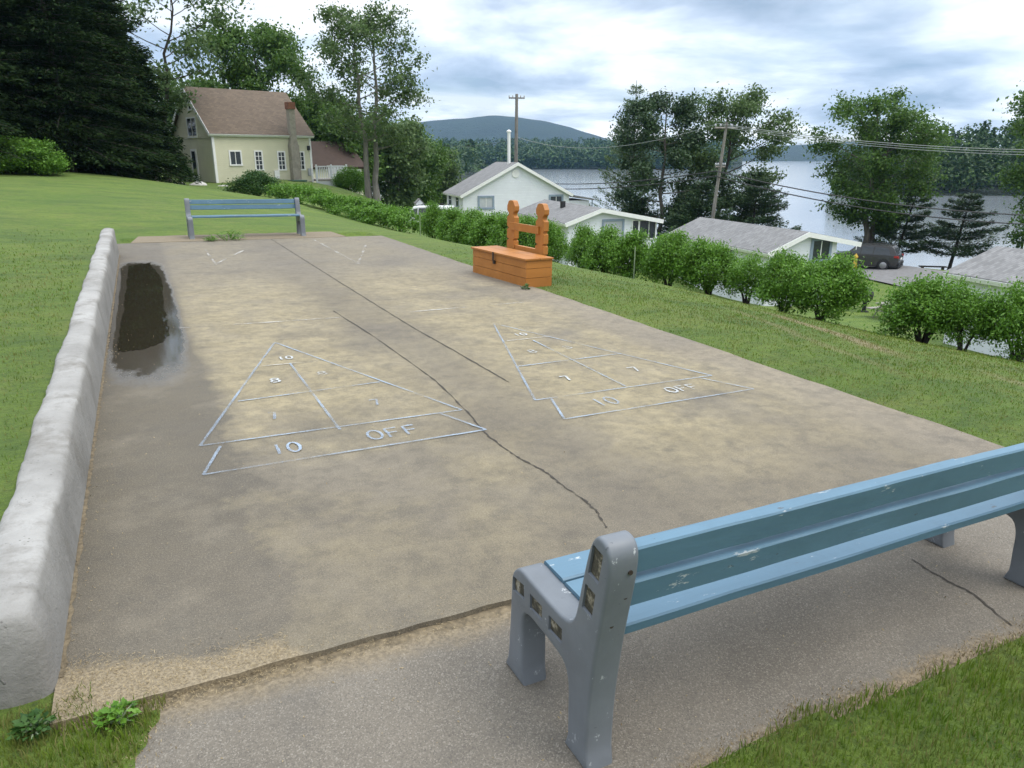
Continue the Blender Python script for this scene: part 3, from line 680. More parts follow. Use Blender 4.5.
for txt, c_, wc, hc, f in [('10',(285,358.5),.055,.11,0),('8',(275,381),.07,.12,0),('8',(322,374),.07,.11,0),('7',(273,416.5),.05,.15,1),('7',(375,403),.07,.13,1),('10',(286,449),.075,.17,1),('OFF',(393,433),.095,.17,1),
                       ('10',(520,335),.06,.10,0),('8',(567,348),.07,.11,0),('8',(532,352),.07,.11,0),('7',(634,370),.09,.13,0),('7',(566,379),.07,.13,0),('10',(604.8,402),.085,.17,1),('OFF',(682,389),.085,.13,0)]:
    glyphs(g if f else gf, txt, c_, wc, hc, .019)
tag(court_obj('court_numbers', g, MAT['glyph'], fix=False), kind='structure')
tag(court_obj('court_numbers', gf, MAT['glyph_faint'], fix=False), kind='structure')
fl = MB()
for s, e in (((180,328.5),(345,317.5)),((395,313.5),(524,302.5))): ribbon(fl, [ab(*s), ab(*e)], .035, .006, .003, rr, 40)
for s, e in (((205,250),(214,262)),((214,265),(250,247.5)),((195,261),(212,266)),((312,239),(355,262)),((358,264),(366,245)),((214,262),(216,265))): ribbon(fl, [ab(*s), ab(*e)], .045, .0066, .003, rr, 20)
tag(court_obj('faded_court_lines', fl, MAT['line_faint'], fix=False), kind='structure')

# puddle in the gutter, and the wet concrete round it
def blob(pts_px, z, amp, n=10):
    q = [np.array(ab(*p)) for p in pts_px]; out = []
    for i in range(len(q)):
        a_, b_ = q[i], q[(i + 1) % len(q)]
        for k in range(n): out.append(a_ + (b_ - a_) * k / n + np.array([rr.uniform(-amp, amp), rr.uniform(-amp, amp) * 2]))
    out = [(min(max(p[0], .03), GUT - .02), p[1], z) for p in out]
    m_ = MB(); m_.add(out, [tuple(range(len(out)))]); return m_
tag(court_obj('puddle', blob([(129,266),(150,263),(161,278),(166,315),(170,334),(160,344),(140,350),(118,352),(119,335),(125,300)], .0035, .014), MAT['puddle'], fix=False), kind='structure')

# debris along the front joint
def strip_cards(poly_fn, n, size, mat, name, seed, asp=.12, z0=.003, zr=.012):
    rng = np.random.default_rng(seed); Cc = poly_fn(rng, n)
    Cw = np.array([court(a, b, z) for a, b, z in Cc])
    ax = rng.normal(size=(len(Cw), 3)); ax[:, 2] *= .18
    V, F = leaf_cards(Cw, size, rng, asp, 0.9, ax, .05); o = np_obj(name, V, F, mat); tag(o, kind='stuff'); return o
dd = MB()
dd.add([(*p, -.0245) for p in [(.02, -.36), (.32, -.27), (.6, -.262), (1.2, -.26), (5.6, -.262), (5.6, -.17), (2.4, -.17), (1.2, -.18), (.5, -.17), (.02, -.17)]], [tuple(range(10))])
tag(court_obj('joint_soil', dd, MAT['dirt'], fix=False), kind='structure')
DRIFT_PX = [(62,664),(85,658),(120,657),(160,655),(205,655),(240,643),(270,637),(287,636),(292,646),(275,656),(262,662)]
DRIFT = [ab(*q) for q in DRIFT_PX]
def drift_top(a): return np.interp(a, [d[0] for d in DRIFT[:8]], [d[1] for d in DRIFT[:8]])
def clip_pts(rng, n):
    a = rng.uniform(.02, 1.9, n * 3); b = rng.uniform(-.26, .25, n * 3)
    top = np.where(a < DRIFT[7][0], drift_top(a), -.15); d = top - b
    ok = (rng.random(n * 3) < np.clip(.30 + d / .16, 0.02, .75) * np.where(a > DRIFT[7][0], .4 * np.clip((2.0 - a), 0.1, 1), 1)) & (d > -.10)
    a = a[ok][:n]; b = b[ok][:n]; z = np.where(b < -.18, -.0225, .0) + rng.uniform(.001, .012, len(a)); return np.c_[a, b, z]
strip_cards(clip_pts, 6500, .015, MAT['clip'], 'dry_clippings', 3)

def grit_pts(rng, n):
    a = rng.uniform(.05, 5.5, n); b = np.where(rng.random(n) < .5, rng.uniform(-.1, 6, n), rng.uniform(-.1, 14, n)); a = np.where(rng.random(n) < .25, .03 + np.abs(rng.normal(0, .08, n)), a)
    return np.c_[a, b, rng.uniform(.002, .006, n)]
strip_cards(grit_pts, 900, .013, MAT['clip'], 'dry_clippings', 31, .35)
def grit2(rng, n): return np.c_[rng.uniform(.3, 6, n), rng.uniform(-1.25, -.3, n), rng.uniform(-.02, -.016, n)]
strip_cards(grit2, 350, .011, MAT['clip'], 'dry_clippings', 32, .4)

# ------------------------------------------------------------------ low cement wall
def build_wall():
    rng = np.random.default_rng(2); root = thing('retaining_wall', 'low lumpy whitewashed cement wall along the lawn side of the court', 'wall')
    root.matrix_world = COURT
    prof = [(.012, -.12), (.006, .0), (.0, .33), (-.006, .66), (-.018, .88), (-.032, .955), (-.055, .985), (-.10, 1.0), (-.155, 1.0), (-.195, .985), (-.218, .93), (-.23, .82), (-.238, .5), (-.24, -.3)]
    bs = np.concatenate([[-.030, -.022, 0, .012, .03, .055, .09, .13], np.linspace(.18, 4, 60), np.linspace(4.1, WALL_B1, 70)]); V = []; n = len(prof)
    ph = rng.uniform(0, 6.28, 12)
    for b in bs:
        h = float(wall_h(b)) + .006 * math.sin(b * 2.1 + ph[0]) + .004 * math.sin(b * 5.3 + ph[1]); e = math.sqrt(max(0, 1 - (1 - min(1, max(0, b) / .14)) ** 2)); nose = {-.030: .15, -.022: .72}.get(round(float(b), 3), 1.0)
        e2 = 1 if b < WALL_B1 - .05 else .9
        for k, (x, z) in enumerate(prof):
            zz = z * h if z > 0 else z
            drop = (1 - e) * .055 * max(0, z); zz = .3 * h + (zz - .3 * h) * nose if z > 0 else zz; cx_ = -.12
            nx = .006 * math.sin(b * 3.7 + z * 5 + ph[2]) + .004 * math.sin(b * 9.1 + z * 11 + ph[3]) + rng.normal(0, .0025)
            V.append(((cx_ + (x - cx_) * (.90 + .10 * e) * nose) * (1 if x > 0 else e2) + nx * (.3 < z) + .09 * b / WALL_B1 * 0.6, b + rng.normal(0, .003) * (b > .2), zz - drop + rng.normal(0, .003) * (z > .5)))
    m = MB(); F = []
    for i in range(len(bs) - 1):
        for k in range(n - 1): F.append((i * n + k, i * n + k + 1, (i + 1) * n + k + 1, (i + 1) * n + k))
    F.append(tuple(range(n))); F.append(tuple((len(bs) - 1) * n + k for k in range(n))[::-1])
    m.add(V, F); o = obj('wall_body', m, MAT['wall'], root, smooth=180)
build_wall()

# ------------------------------------------------------------------ benches
def catmull(pts, n=4, closed=True):
    pts = [np.array(p, float) for p in pts]; out = []; N = len(pts)
    for i in range(N):
        p0, p1, p2, p3 = pts[(i - 1) % N], pts[i], pts[(i + 1) % N], pts[(i + 2) % N]
        for j in range(n):
            t = j / n; out.append(.5 * ((2 * p1) + (-p0 + p2) * t + (2 * p0 - 5 * p1 + 4 * p2 - p3) * t * t + (-p0 + 3 * p1 - 3 * p2 + p3) * t ** 3))
    return out
# end frame outline (forward, up); forward is towards the court, rear post foot at -0.25
FR = [(-.25,0,0),(-.105,0,0),(-.122,.05,1),(-.118,.15,1),(-.112,.24,1),(-.085,.295,1),(-.02,.312,1),(.08,.318,1),(.165,.318,1),(.202,.295,1),(.212,.24,1),(.208,.12,1),(.205,.05,1),(.192,0,0),(.345,0,0),(.322,.05,1),(.312,.16,1),(.305,.30,1),(.300,.40,1),
      (.280,.440,1),(.236,.466,1),(.16,.464,1),(.05,.460,1),(-.06,.460,1),(-.115,.48,1),(-.140,.53,1),(-.158,.62,1),(-.185,.74,1),(-.205,.80,1),(-.235,.832,1),(-.275,.828,1),(-.300,.795,1),(-.302,.74,1),(-.292,.66,1),(-.268,.52,1),(-.25,.38,1),(-.238,.24,1),(-.236,.10,1),(-.240,.05,1)]
def frame_outline():
    out = []; n = len(FR); P2 = [np.array(p[:2]) for p in FR]
    for i in range(n):
        out.append(P2[i])
        if FR[i][2] and FR[(i + 1) % n][2]:
            p0, p1, p2, p3 = P2[(i - 1) % n], P2[i], P2[(i + 1) % n], P2[(i + 2) % n]
            for t in (1/3, 2/3): out.append(.5 * ((2 * p1) + (-p0 + p2) * t + (2 * p0 - 5 * p1 + 4 * p2 - p3) * t * t + (-p0 + 3 * p1 - 3 * p2 + p3) * t ** 3))
    return out
def offset_in(loop, d):
    n = len(loop); out = []
    for i in range(n):
        a_, b_, c_ = loop[i - 1], loop[i], loop[(i + 1) % n]
        e1 = (b_ - a_) / (np.linalg.norm(b_ - a_) + 1e-9); e2 = (c_ - b_) / (np.linalg.norm(c_ - b_) + 1e-9)
        n1 = np.array([-e1[1], e1[0]]); n2 = np.array([-e2[1], e2[0]]); m = n1 + n2; L = np.linalg.norm(m)
        m = n1 if L < .3 else m / L; out.append(b_ + m * d / max(.5, float(m @ n1)))
    return out
def rect(c, w, h, ang):
    u = np.array([math.cos(ang), math.sin(ang)]); v = np.array([-u[1], u[0]]); c = np.array(c)
    return [c - u * w / 2 - v * h / 2, c + u * w / 2 - v * h / 2, c + u * w / 2 + v * h / 2, c - u * w / 2 + v * h / 2]
SLOTS = [rect((.244, .388), .088, .056, -.12), rect((.112, .388), .088, .056, -.03), rect((-.022, .386), .088, .056, -.02), rect((-.234, .742), .056, .105, .16), rect((-.208, .605), .056, .09, .14)]
def end_frame_mesh(th, side):
    """x runs across the frame; the outer face (x=0) has the cast pockets"""
    loop = frame_outline(); r = .012; bm = bmesh.new()
    steps = [(0.0, r), (r * .13, r * .5), (r * .5, r * .13), (r, 0.0), (th - r, 0.0), (th - r * .5, r * .13), (th - r * .13, r * .5), (th, r)]
    rings = []
    for x, ins in steps:
        lp = offset_in(loop, ins) if ins > 0 else loop
        rings.append([bm.verts.new((x, p[0], max(p[1], 0))) for p in lp])
    n = len(loop)
    for a_, b_ in zip(rings[:-1], rings[1:]):
        for i in range(n): bm.faces.new((a_[i], a_[(i + 1) % n], b_[(i + 1) % n], b_[i]))
    bmesh.ops.triangle_fill(bm, edges=[bm.edges.get((rings[-1][i], rings[-1][(i + 1) % n])) for i in range(n)], use_beauty=True, use_dissolve=False)
    edges = [bm.edges.get((rings[0][i], rings[0][(i + 1) % n])) for i in range(n)]
    for sl in SLOTS:
        a_ = [bm.verts.new((0, *p)) for p in sl]; b_ = [bm.verts.new((.016, *(p + (np.mean(sl, 0) - p) * .04))) for p in sl]
        for i in range(4):
            edges.append(bm.edges.new((a_[i], a_[(i + 1) % 4])))
        for i in range(4): bm.faces.new((a_[i], b_[i], b_[(i + 1) % 4], a_[(i + 1) % 4]))
        bm.faces.new(b_)
    bmesh.ops.triangle_fill(bm, edges=edges, use_beauty=True, use_dissolve=False)
    bmesh.ops.recalc_face_normals(bm, faces=bm.faces)
    if side < 0:
        bmesh.ops.scale(bm, vec=(-1, 1, 1), verts=bm.verts); bmesh.ops.reverse_faces(bm, faces=bm.faces)
    me = bpy.data.meshes.new('end_frame'); bm.to_mesh(me); bm.free(); me.materials.append(MAT['frame']); me.materials.append(MAT['slot'])
    me.shade_smooth(); me.set_sharp_from_angle(angle=math.radians(35)); return me
BL, FT = 2.50, .104
def slat_mesh(x0, x1, c, tdir, wd, th, seed):
    """board between two x, cross-section centre c (forward, up), width along tdir"""
    rng = random.Random(seed); u = np.array(tdir) / np.hypot(*tdir); v = np.array([-u[1], u[0]]); ch = .006
    prof = []
    for sx, sy in ((-1, -1), (1, -1), (1, 1), (-1, 1)):
        for k in range(2):
            dx, dy = (ch, 0) if (sx * sy > 0) == (k == 1) else (0, ch)
            prof.append(np.array(c) + u * sx * (wd / 2 - dx) + v * sy * (th / 2 - dy))
    m = MB(); N = 14; V = []; F = []; k = len(prof)
    for i in range(N + 1):
        x = x0 + (x1 - x0) * i / N; dz = .0015 * math.sin(i * .9 + seed) + rng.uniform(-.001, .001)
        for p in prof: V.append((x, p[0] + rng.uniform(-.0008, .0008), p[1] + dz))
    for i in range(N):
        for j in range(k): F.append((i * k + j, i * k + (j + 1) % k, (i + 1) * k + (j + 1) % k, (i + 1) * k + j))
    F.append(tuple(range(k))); F.append(tuple(N * k + j for j in range(k))); m.add(V, F); return m
def make_bench(label):
    root = thing('park_bench', label, 'bench', group='blue slat benches on the shuffleboard court')
    for s in (1, -1):
        o = bpy.data.objects.new('end_frame', end_frame_mesh(FT, s)); COL.objects.link(o); o.parent = root; o.location = (-s * BL / 2, 0, 0)
        for sl in SLOTS:
            g_ = MB(); c_ = np.mean(sl, 0); g_.prism([tuple(p + (c_ - p) * .06) for p in sl], s * .008, s * .0155, 'x'); obj('slot', g_, MAT['slot'], o)
        for (y, z) in ((-.302, .735), (-.285, .645), (-.268, .545)):
            bx = s * (FT - .03 * (1 if z > .6 else 2)); b_ = MB(); b_.tube([(bx, y - .004, z), (bx, y + .01, z)], .0075, 10); obj('bolt', b_, MAT['bolt'], o)
    xi = BL / 2 - FT + .004
    for k, (c, t) in enumerate((((-.260, .752, .098), (-.17, 1)), ((-.250, .634, .098), (-.17, 1)))): obj('back_slat', slat_mesh(-xi, xi, c[:2], t, c[2], .042, k + 1), MAT['slat'], root)
    for k, y in enumerate((-.125, .025, .172)): obj('seat_slat', slat_mesh(-xi, xi, (y, .448 + .004 * k), (1, .02), .136, .040, k + 5), MAT['slat'], root)
    return root
bench = make_bench('large blue slatted bench seen from behind on the near concrete apron')
bench.matrix_world = COURT @ Matrix.Translation((1.525 + BL / 2, -.875, -.022))
b2 = copy_tree(bench); b2['label'] = 'small blue slatted bench at the far end of the court, facing the camera'
b2.matrix_world = COURT @ Matrix.Translation((2.66, 15.36, .004)) @ Matrix.Rotation(math.pi, 4, 'Z')

# ------------------------------------------------------------------ orange box and cue rack
A_, B_ = ab(473, 272), ab(529, 288); u2 = (np.array(B_) - np.array(A_)) * .95; BLN = float(np.linalg.norm(u2)); bang = math.atan2(u2[1], u2[0])
def frame_at(a, b, ang, z=0): return COURT @ Matrix.Translation((a, b, z)) @ Matrix.Rotation(ang, 4, 'Z')
box = thing('storage_box', 'long low orange wooden storage chest with a hinged plank lid beside the court', 'chest'); BW, BH = .46, .43
box.matrix_world = frame_at(*A_, bang, -.02)          # x along the front, y away from the court
m = MB(); zs = [0, .145, .285, .405]
for i in range(3):
    m.box(0, BLN, 0, .022, zs[i] + .004, zs[i + 1] - .002); m.box(0, BLN, BW - .022, BW, zs[i] + .004, zs[i + 1] - .002)
    m.box(.0, .022, .0225, BW - .0225, zs[i] + .004, zs[i + 1] - .002); m.box(BLN - .022, BLN, .0225, BW - .0225, zs[i] + .004, zs[i + 1] - .002)
m.box(.023, BLN - .023, .023, BW - .023, .0, .395); obj('box_body', m, MAT['orange'], box)
m = MB(); m.box(-.02, BLN + .02, -.03, BW * .5 - .003, .407, .435); m.box(-.02, BLN + .02, BW * .5 + .003, BW + .01, .407, .435); obj('lid', m, MAT['orange'], box, bevel=.004)
m = MB(); m.box(BLN * .43, BLN * .43 + .035, -.042, -.032, .30, .435); m.box(BLN * .43 - .006, BLN * .43 + .041, -.03, -.002, .25, .30); obj('hasp', m, MAT['bolt'], box)
rack = thing('cue_rack', 'orange cue rack of two notched posts joined by rails behind the chest', 'rack')
ra = np.array(A_) + np.array([math.cos(bang), math.sin(bang)]) * BLN * .20 + np.array([-math.sin(bang), math.cos(bang)]) * (BW + .06)
rack.matrix_world = frame_at(ra[0], ra[1], bang, -.17)
def post_outline(w, H):
    half = [(w, 0), (w, .40 * H), (w * .72, .41 * H), (w * .72, .425 * H), (w, .435 * H), (w, .52 * H), (w * .72, .53 * H), (w * .72, .545 * H), (w, .555 * H), (w, .655 * H), (w * .74, .665 * H), (w * .74, .685 * H), (w, .70 * H),
            (w, .80 * H), (w * .58, .825 * H), (w * .58, .85 * H), (w, .885 * H), (w * 1.02, .935 * H), (w * .62, .99 * H), (w * .3, H)]
    return half + [(-x, z) for x, z in half[::-1]]
RH, RGAP = 1.34, .86
for x in (0, RGAP):
    m = MB(); m.prism([(x + p[0], p[1]) for p in post_outline(.116, RH)], 0, .085, 'y'); obj('post', m, MAT['orange'], rack)
    for z in (.42, .54, .675): f = MB(); f.tube([(x - .06, -.001, z * RH), (x - .06, -.03, z * RH + .01)], .006, 6); obj('peg', f, MAT['bolt'], rack)
m = MB(); m.box(.0, RGAP, -.032, -.002, .655 * RH + .004, .655 * RH + .12); obj('rail', m, MAT['orange'], rack)
m = MB(); m.box(.05, RGAP - .05, .012, .07, .52, .64); obj('rail', m, MAT['orange'], rack)

# ------------------------------------------------------------------ houses
def window(root, plane, u, z, w, h, trim, panes=(2, 1), fr=.07, glass='glass', depth=.0, curtain=False):
    """plane 'front': y=0 facing -y, u is x; 'left': x=0 facing -x, u is y"""
    def B(m, u0, u1, o0, o1, z0, z1):
        if plane == 'front': m.box(u0, u1, -o1, -o0, z0, z1)
        else: m.box(-o1, -o0, u0, u1, z0, z1)
    f = MB(); B(f, u - w/2 - fr, u + w/2 + fr, -.03, .045, z + h/2, z + h/2 + fr); B(f, u - w/2 - fr - .02, u + w/2 + fr + .02, -.03, .065, z - h/2 - fr, z - h/2)
    B(f, u - w/2 - fr, u - w/2, -.03, .045, z - h/2, z + h/2); B(f, u + w/2, u + w/2 + fr, -.03, .045, z - h/2, z + h/2)
    fo = obj('window', f, MAT[trim], root)
    g = MB(); B(g, u - w/2, u + w/2, -.02, .008, z - h/2, z + h/2); obj('pane', g, MAT['curtain' if curtain else glass], fo)
    s = MB()
    for i in range(1, panes[0]): x = u - w/2 + w * i / panes[0]; B(s, x - .02, x + .02, .009, .03, z - h/2, z + h/2)
    for i in range(1, panes[1]): y = z - h/2 + h * i / panes[1]; B(s, u - w/2, u + w/2, .0095, .028, y - .018, y + .018)
    if s.v: obj('muntin', s, MAT['white_plain'], fo)
    return fo
def shell(root, W, L, e1, e2, rh, frac, ridge, wallm, roofm, over=.28, base=-1.2, trim='white_plain', wallw=None):
    """gable profile across W; ridge along 'y' (gable on the front) or along 'x' (eaves on the front)"""
    S = (lambda p: p) if ridge == 'y' else (lambda p: (p[1], p[0], p[2]))
    prof = [(0, base), (W, base), (W, e2), (frac * W, rh), (0, e1)]
    if wallw: prof = [(0, base), (wallw, base), (wallw, rh + (e2 - rh) * (wallw - frac * W) / (W - frac * W)), (frac * W, rh), (0, e1)]
    m = MB(); m.prism(prof, 0, L, 'y'); m.v = [S(v) for v in m.v]; obj('walls', m, wallm, root)
    ap = np.array([frac * W, rh]); th = .13
    for k, (ex, ez, sg) in enumerate(((0, e1, -1), (W, e2, 1))):
        d = np.array([ex, ez]) - ap; L_ = np.linalg.norm(d); d /= L_; n = np.array([-d[1], d[0]]); n = n if n[1] > 0 else -n
        a_ = ap + n * .012; b_ = np.array([ex, ez]) + d * over + n * .012
        m = MB(); top = ap + np.array([0, th / max(.3, n[1]) + .012])
        m.prism([tuple(ap + np.array([0, .012 / max(.3, n[1])])), tuple(b_), tuple(b_ + n * th), tuple(top)], -over, L + over, 'y'); m.v = [S(v) for v in m.v]; obj('roof', m, roofm, root)
        r = MB(); q0 = ap + np.array([0, -.10]); q1 = b_ - n * .10
        r.prism([tuple(q0), tuple(q1), tuple(q1 + n * .225), tuple(q0 + np.array([0, .225 / max(.3, n[1])]))], -over - .03, -over - .003, 'y'); r.v = [S(v) for v in r.v]; obj('rake_board', r, MAT[trim], root)
        g = MB(); g.prism([tuple(b_ - n * .06), tuple(b_ - n * .06 + d * .03), tuple(b_ + n * .10 + d * .03), tuple(b_ + n * .10 + d * .003), tuple(b_ - n * .002 + d * .003), tuple(b_ - n * .002)][:4], -over, L + over, 'y'); g.v = [S(v) for v in g.v]; obj('eave_board', g, MAT[trim], root)
def wall_uv(root_o, phi, plane, px, py):
    """pixel -> (along wall, height) in the house frame, for placing openings seen on it"""
    r = ray(px, py); C = np.array([0, 0, CAM_H]); o = np.array(root_o)
    ex = np.array([math.cos(phi), math.sin(phi), 0]); ey = np.array([-math.sin(phi), math.cos(phi), 0])
    nrm, al = (ey, ex) if plane == 'front' else (ex, ey)
    t = ((o - C) @ nrm) / (r @ nrm); p = C + r * t - o; return float(p @ al), float(p[2])

# cream house
ph = math.radians(42); o_ = P(217, 183, 50); cream = thing('cream_house', 'cream clapboard house with steep brown roof and tall narrow chimney beyond the lawn', 'house', o_, ph)
CG, CL, CE, CR = 7.2, 6.9, 3.1, 5.95
shell(cream, CG, CL, CE, CE, CR, .5, 'x', MAT['cream'], MAT['brown'], .22)
for (x, y, w_, h_, pn) in ((235.5, 158, .68, .80, (2, 1)), (258.8, 160.5, .42, 1.12, (2, 4)), (281.6, 160.8, .42, 1.12, (2, 4)), (301, 160.8, .40, 1.12, (2, 4))):
    u, z = wall_uv(o_, ph, 'front', x, y); window(cream, 'front', u, z, w_, h_, 'white_plain', pn, .09)
for (x, y, w_, h_, pn) in ((192, 127.5, 1.55, 1.15, (2, 1)), (189.5, 103, .45, .75, (1, 1))):
    u, z = wall_uv(o_, ph, 'left', x, y); window(cream, 'left', u, z, w_, h_, 'white_plain', pn, .09)
u, z = wall_uv(o_, ph, 'left', 195.5, 166)
m = MB(); m.box(-.05, .02, u - .55, u + .55, -.1, 2.15); d_ = obj('door', m, MAT['white_plain'], cream)
m = MB(); m.box(-.062, -.052, u - .32, u + .32, .45, 2.0); obj('pane', m, MAT['glass'], d_)
m = MB(); m.box(-1.0, -.06, u - .7, u + .7, -.5, .02); m.box(-1.35, -1.005, u - .6, u + .6, -.6, -.16); obj('step', m, MAT['stone'], cream)
m = MB(); m.prism([(-.035, -.035), (.12, -.035), (.12, -.003), (-.003, -.003), (-.003, .12), (-.035, .12)], -.4, CE - .1); obj('corner_board', m, MAT['white_plain'], cream)
m = MB(); m.box(CL - .12, CL + .03, -.035, -.003, -.4, CE - .1); obj('corner_board', m, MAT['white_plain'], cream)
m = MB(); m.box(-.03, -.003, .13, CG, CE - .28, CE - .1); obj('belt_board', m, MAT['cream'], cream)
m = MB(); m.box(.13, CL - .13, -.02, -.002, -1.0, -.02); obj('foundation', m, MAT['stack'], cream)
u, z = wall_uv(o_, ph, 'front', 293, 160)
m = MB(); m.box(u - .3, u + .3, -.50, -.004, -.6, 2.4); m.prism([(u - .3, 2.4), (u + .3, 2.4), (u + .21, 2.75), (u - .21, 2.75)], -.42, -.02, 'y'); m.box(u - .21, u + .21, -.42, .0, 2.75, 4.75); ch = obj('chimney', m, MAT['stack'], cream)
m = MB(); m.box(u - .26, u + .26, -.47, .05, 4.75, 5.2); obj('chimney_cap', m, MAT['brick'], ch)
for (px, py, w_, h_, mt) in ((276.5, 174.5, .35, .55, 'white_plain'), (309, 172, .22, .5, 'metal'), (308, 148, .18, .3, 'black'), (301.5, 182, .5, .22, 'glass')):
    u, z = wall_uv(o_, ph, 'front', px, py); m = MB(); m.box(u - w_/2, u + w_/2, -.14, -.022, z - h_/2, z + h_/2); obj({'metal': 'electric_meter', 'black': 'wall_lamp', 'glass': 'cellar_window', 'white_plain': 'vent_cover'}[mt], m, MAT[mt], cream, bevel=.01)
# lean-to on the far side of the gable
m = MB(); m.prism([(CG + .003, -1), (CG + 2.4, -1), (CG + 2.4, 2.1), (CG + .003, 3.0)], .8, CL - 1, 'x'); le = obj('lean_to', m, MAT['cream'], cream)
m = MB(); m.prism([(CG + .05, 3.12), (CG + .05, 3.0), (CG + 2.7, 2.0), (CG + 2.7, 2.12)], .6, CL - .8, 'x'); obj('lean_to_roof', m, MAT['brown'], le)
# white deck at the right end
u, z = wall_uv(o_, ph, 'front', 313, 182)
deck = thing('house_deck', 'raised white deck with balustrade and lattice skirt at the end of the cream house', 'deck', o_, ph)
m = MB(); m.box(CL + .05, CL + 2.6, -.35, 2.6, -.02, .10); obj('deck_floor', m, MAT['wood'], deck)
m = MB()
m.box(CL + .06, CL + 2.58, -.33, -.29, -1.9, -.03); m.box(CL + 2.54, CL + 2.58, -.285, 2.55, -1.9, -.03); obj('lattice_skirt', m, MAT['lattice'], deck)
m = MB()
for x in np.linspace(CL + .1, CL + 2.53, 18): m.box(x - .025, x + .025, -.31, -.27, .15, .95)
for y in np.linspace(-.1, 2.4, 16): m.box(CL + 2.52, CL + 2.56, y - .025, y + .025, .15, .95)
obj('balusters', m, MAT['lattice'], deck)
m = MB(); m.box(CL + .06, CL + 2.6, -.33, -.25, .955, 1.02); m.box(CL + 2.5, CL + 2.58, -.245, 2.5, .955, 1.02)
obj('top_rail', m, MAT['lattice'], deck)
for x in (CL + .12, CL + 1.3, CL + 2.54):
    m = MB(); m.box(x - .06, x + .06, -.37, -.335, -.1, 1.12); obj('railing_post', m, MAT['lattice'], deck)
m = MB()
for i in range(5): m.box(CL + 2.62 + .28 * i, CL + 2.62 + .28 * i + .26, .2, 1.3, -.2 - .22 * i - .05, -.2 - .22 * i)
m.box(CL + 2.62, CL + 4.0, .12, .18, -.2, .75 - .0); obj('stair', m, MAT['lattice'], deck)
# brown-roofed outbuilding behind
ob = P(298, 186, 66); bphi = math.radians(38); barn = thing('brown_roof_barn', 'low building with a dark brown roof half hidden behind the white deck', 'outbuilding', (ob[0], ob[1], ob[2]), bphi)
shell(barn, 6, 6.2, 1.6, 1.6, 3.6, .5, 'x', MAT['cream'], MAT['darkbrown'], .3, trim='darkbrown')

# white cottages
def cottage(name, label, o, phi, W, L, e1, e2, rh, frac, roofm='grey', wallw=None):
    c = thing(name, label, 'cottage', o, phi); shell(c, W, L, e1, e2, rh, frac, 'y', MAT['white'], MAT[roofm], .26, wallw=wallw); return c
ph1 = math.radians(17); o1 = P(463.5, 231, 60)
c1 = cottage('white_house', 'tallest white gabled house with grey roof, beyond the hedge in the middle', o1, ph1, 9.0, 6.0, 2.75, 2.75, 5.12, .5)
for (x, y, w_, h_) in ((486, 202.6, 1.05, .75), (556, 201.5, .95, .8)):
    u, z = wall_uv(o1, ph1, 'front', x, y); window(c1, 'front', u, z, w_, h_, 'bluetrim', (2, 1), .16, curtain=(x < 500))
for (x, y) in ((450.3, 199.5), (457.5, 200.5)):
    u, z = wall_uv(o1, ph1, 'left', x, y); window(c1, 'left', u, z, .75, .85, 'bluetrim', (1, 2), .1)
u, z = wall_uv(o1, ph1, 'front', 515.6, 173.5); m = MB(); m.prism([(u + .33 * math.cos(t), z + .33 * math.sin(t)) for t in np.linspace(0, 6.283, 9)[:-1]], -.05, -.003, 'y'); obj('gable_vent', m, MAT['white_plain'], c1)
m = MB(); m.box(9.01, 11.3, 1.2, 5.0, -1.2, 2.15); wing = obj('side_wing', m, MAT['white'], c1)
m = MB(); m.prism([(9.02, 2.75), (9.02, 2.62), (11.7, 2.16), (11.7, 2.29)], .95, 5.3, 'y'); obj('wing_roof', m, MAT['grey'], wing)
m = MB(); m.box(10.2, 10.8, 1.15, 1.197, .6, 1.7); obj('wing_window', m, MAT['glass'], wing)
m = MB(); m.tube([(11.55, 1.1, -1.0), (11.55, 1.1, 2.2)], .05, 8); obj('porch_post', m, MAT['bluetrim'], wing)
fl_ = MB(); fl_.tube([(4.3, 1.6, 4.5), (4.3, 1.6, 7.6)], .13, 12); fl_.lathe([(.0, 0), (.2, 0), (.2, .08), (.0, .2)], 12, (4.3, 1.6, 7.6)); obj('flue_pipe', fl_, MAT['white_plain'], c1, smooth=40)

ph2 = math.radians(18); o2 = P(567, 266, 42)
c2 = cottage('white_cottage', 'small white cottage with grey shingle roof right behind the orange rack', o2, ph2, 5.6, 8.8, 2.36, 2.38, 3.05, .35)
u, z = wall_uv(o2, ph2, 'front', 613, 227); window(c2, 'front', u, z - .15, 1.15, .95, 'bluetrim', (1, 1), .12, curtain=True)
for x, w_ in ((635.5, .4), (643.5, .62), (652, .4)):
    u, z = wall_uv(o2, ph2, 'front', x, 229.5); window(c2, 'front', u, z, w_, 1.0, 'white_plain', (1, 1), .05)
m = MB(); m.box(1.2, 1.45, 4.0, 4.25, 2.8, 3.35); obj('vent_pipe', m, MAT['black'], c2)
o3 = P(764, 306, 35)
c3 = cottage('white_cottage', 'white cottage with long grey roof behind the bushes, left of the dark vehicle', o3, ph2, 4.8, 9.0, 2.54, 2.80, 3.34, .40, wallw=3.85)
u, z = wall_uv(o3, ph2, 'front', 821, 248); window(c3, 'front', u, z - .1, .95, .9, 'bluetrim', (2, 1), .14)
u, z = wall_uv(o3, ph2, 'left', 728, 249); window(c3, 'left', u, z - .2, .9, .7, 'bluetrim', (2, 1), .12)
ph4 = math.radians(20); f4 = P(943, 343, 26.5); o4 = f4 - 9.5 * np.array([-math.sin(ph4), math.cos(ph4), 0])
c4 = cottage('white_cottage', 'white cottage at the right edge with mottled grey shingles and a white roof pipe', o4, ph4, 6.2, 9.5, 2.56, 2.5, 3.3, .35)
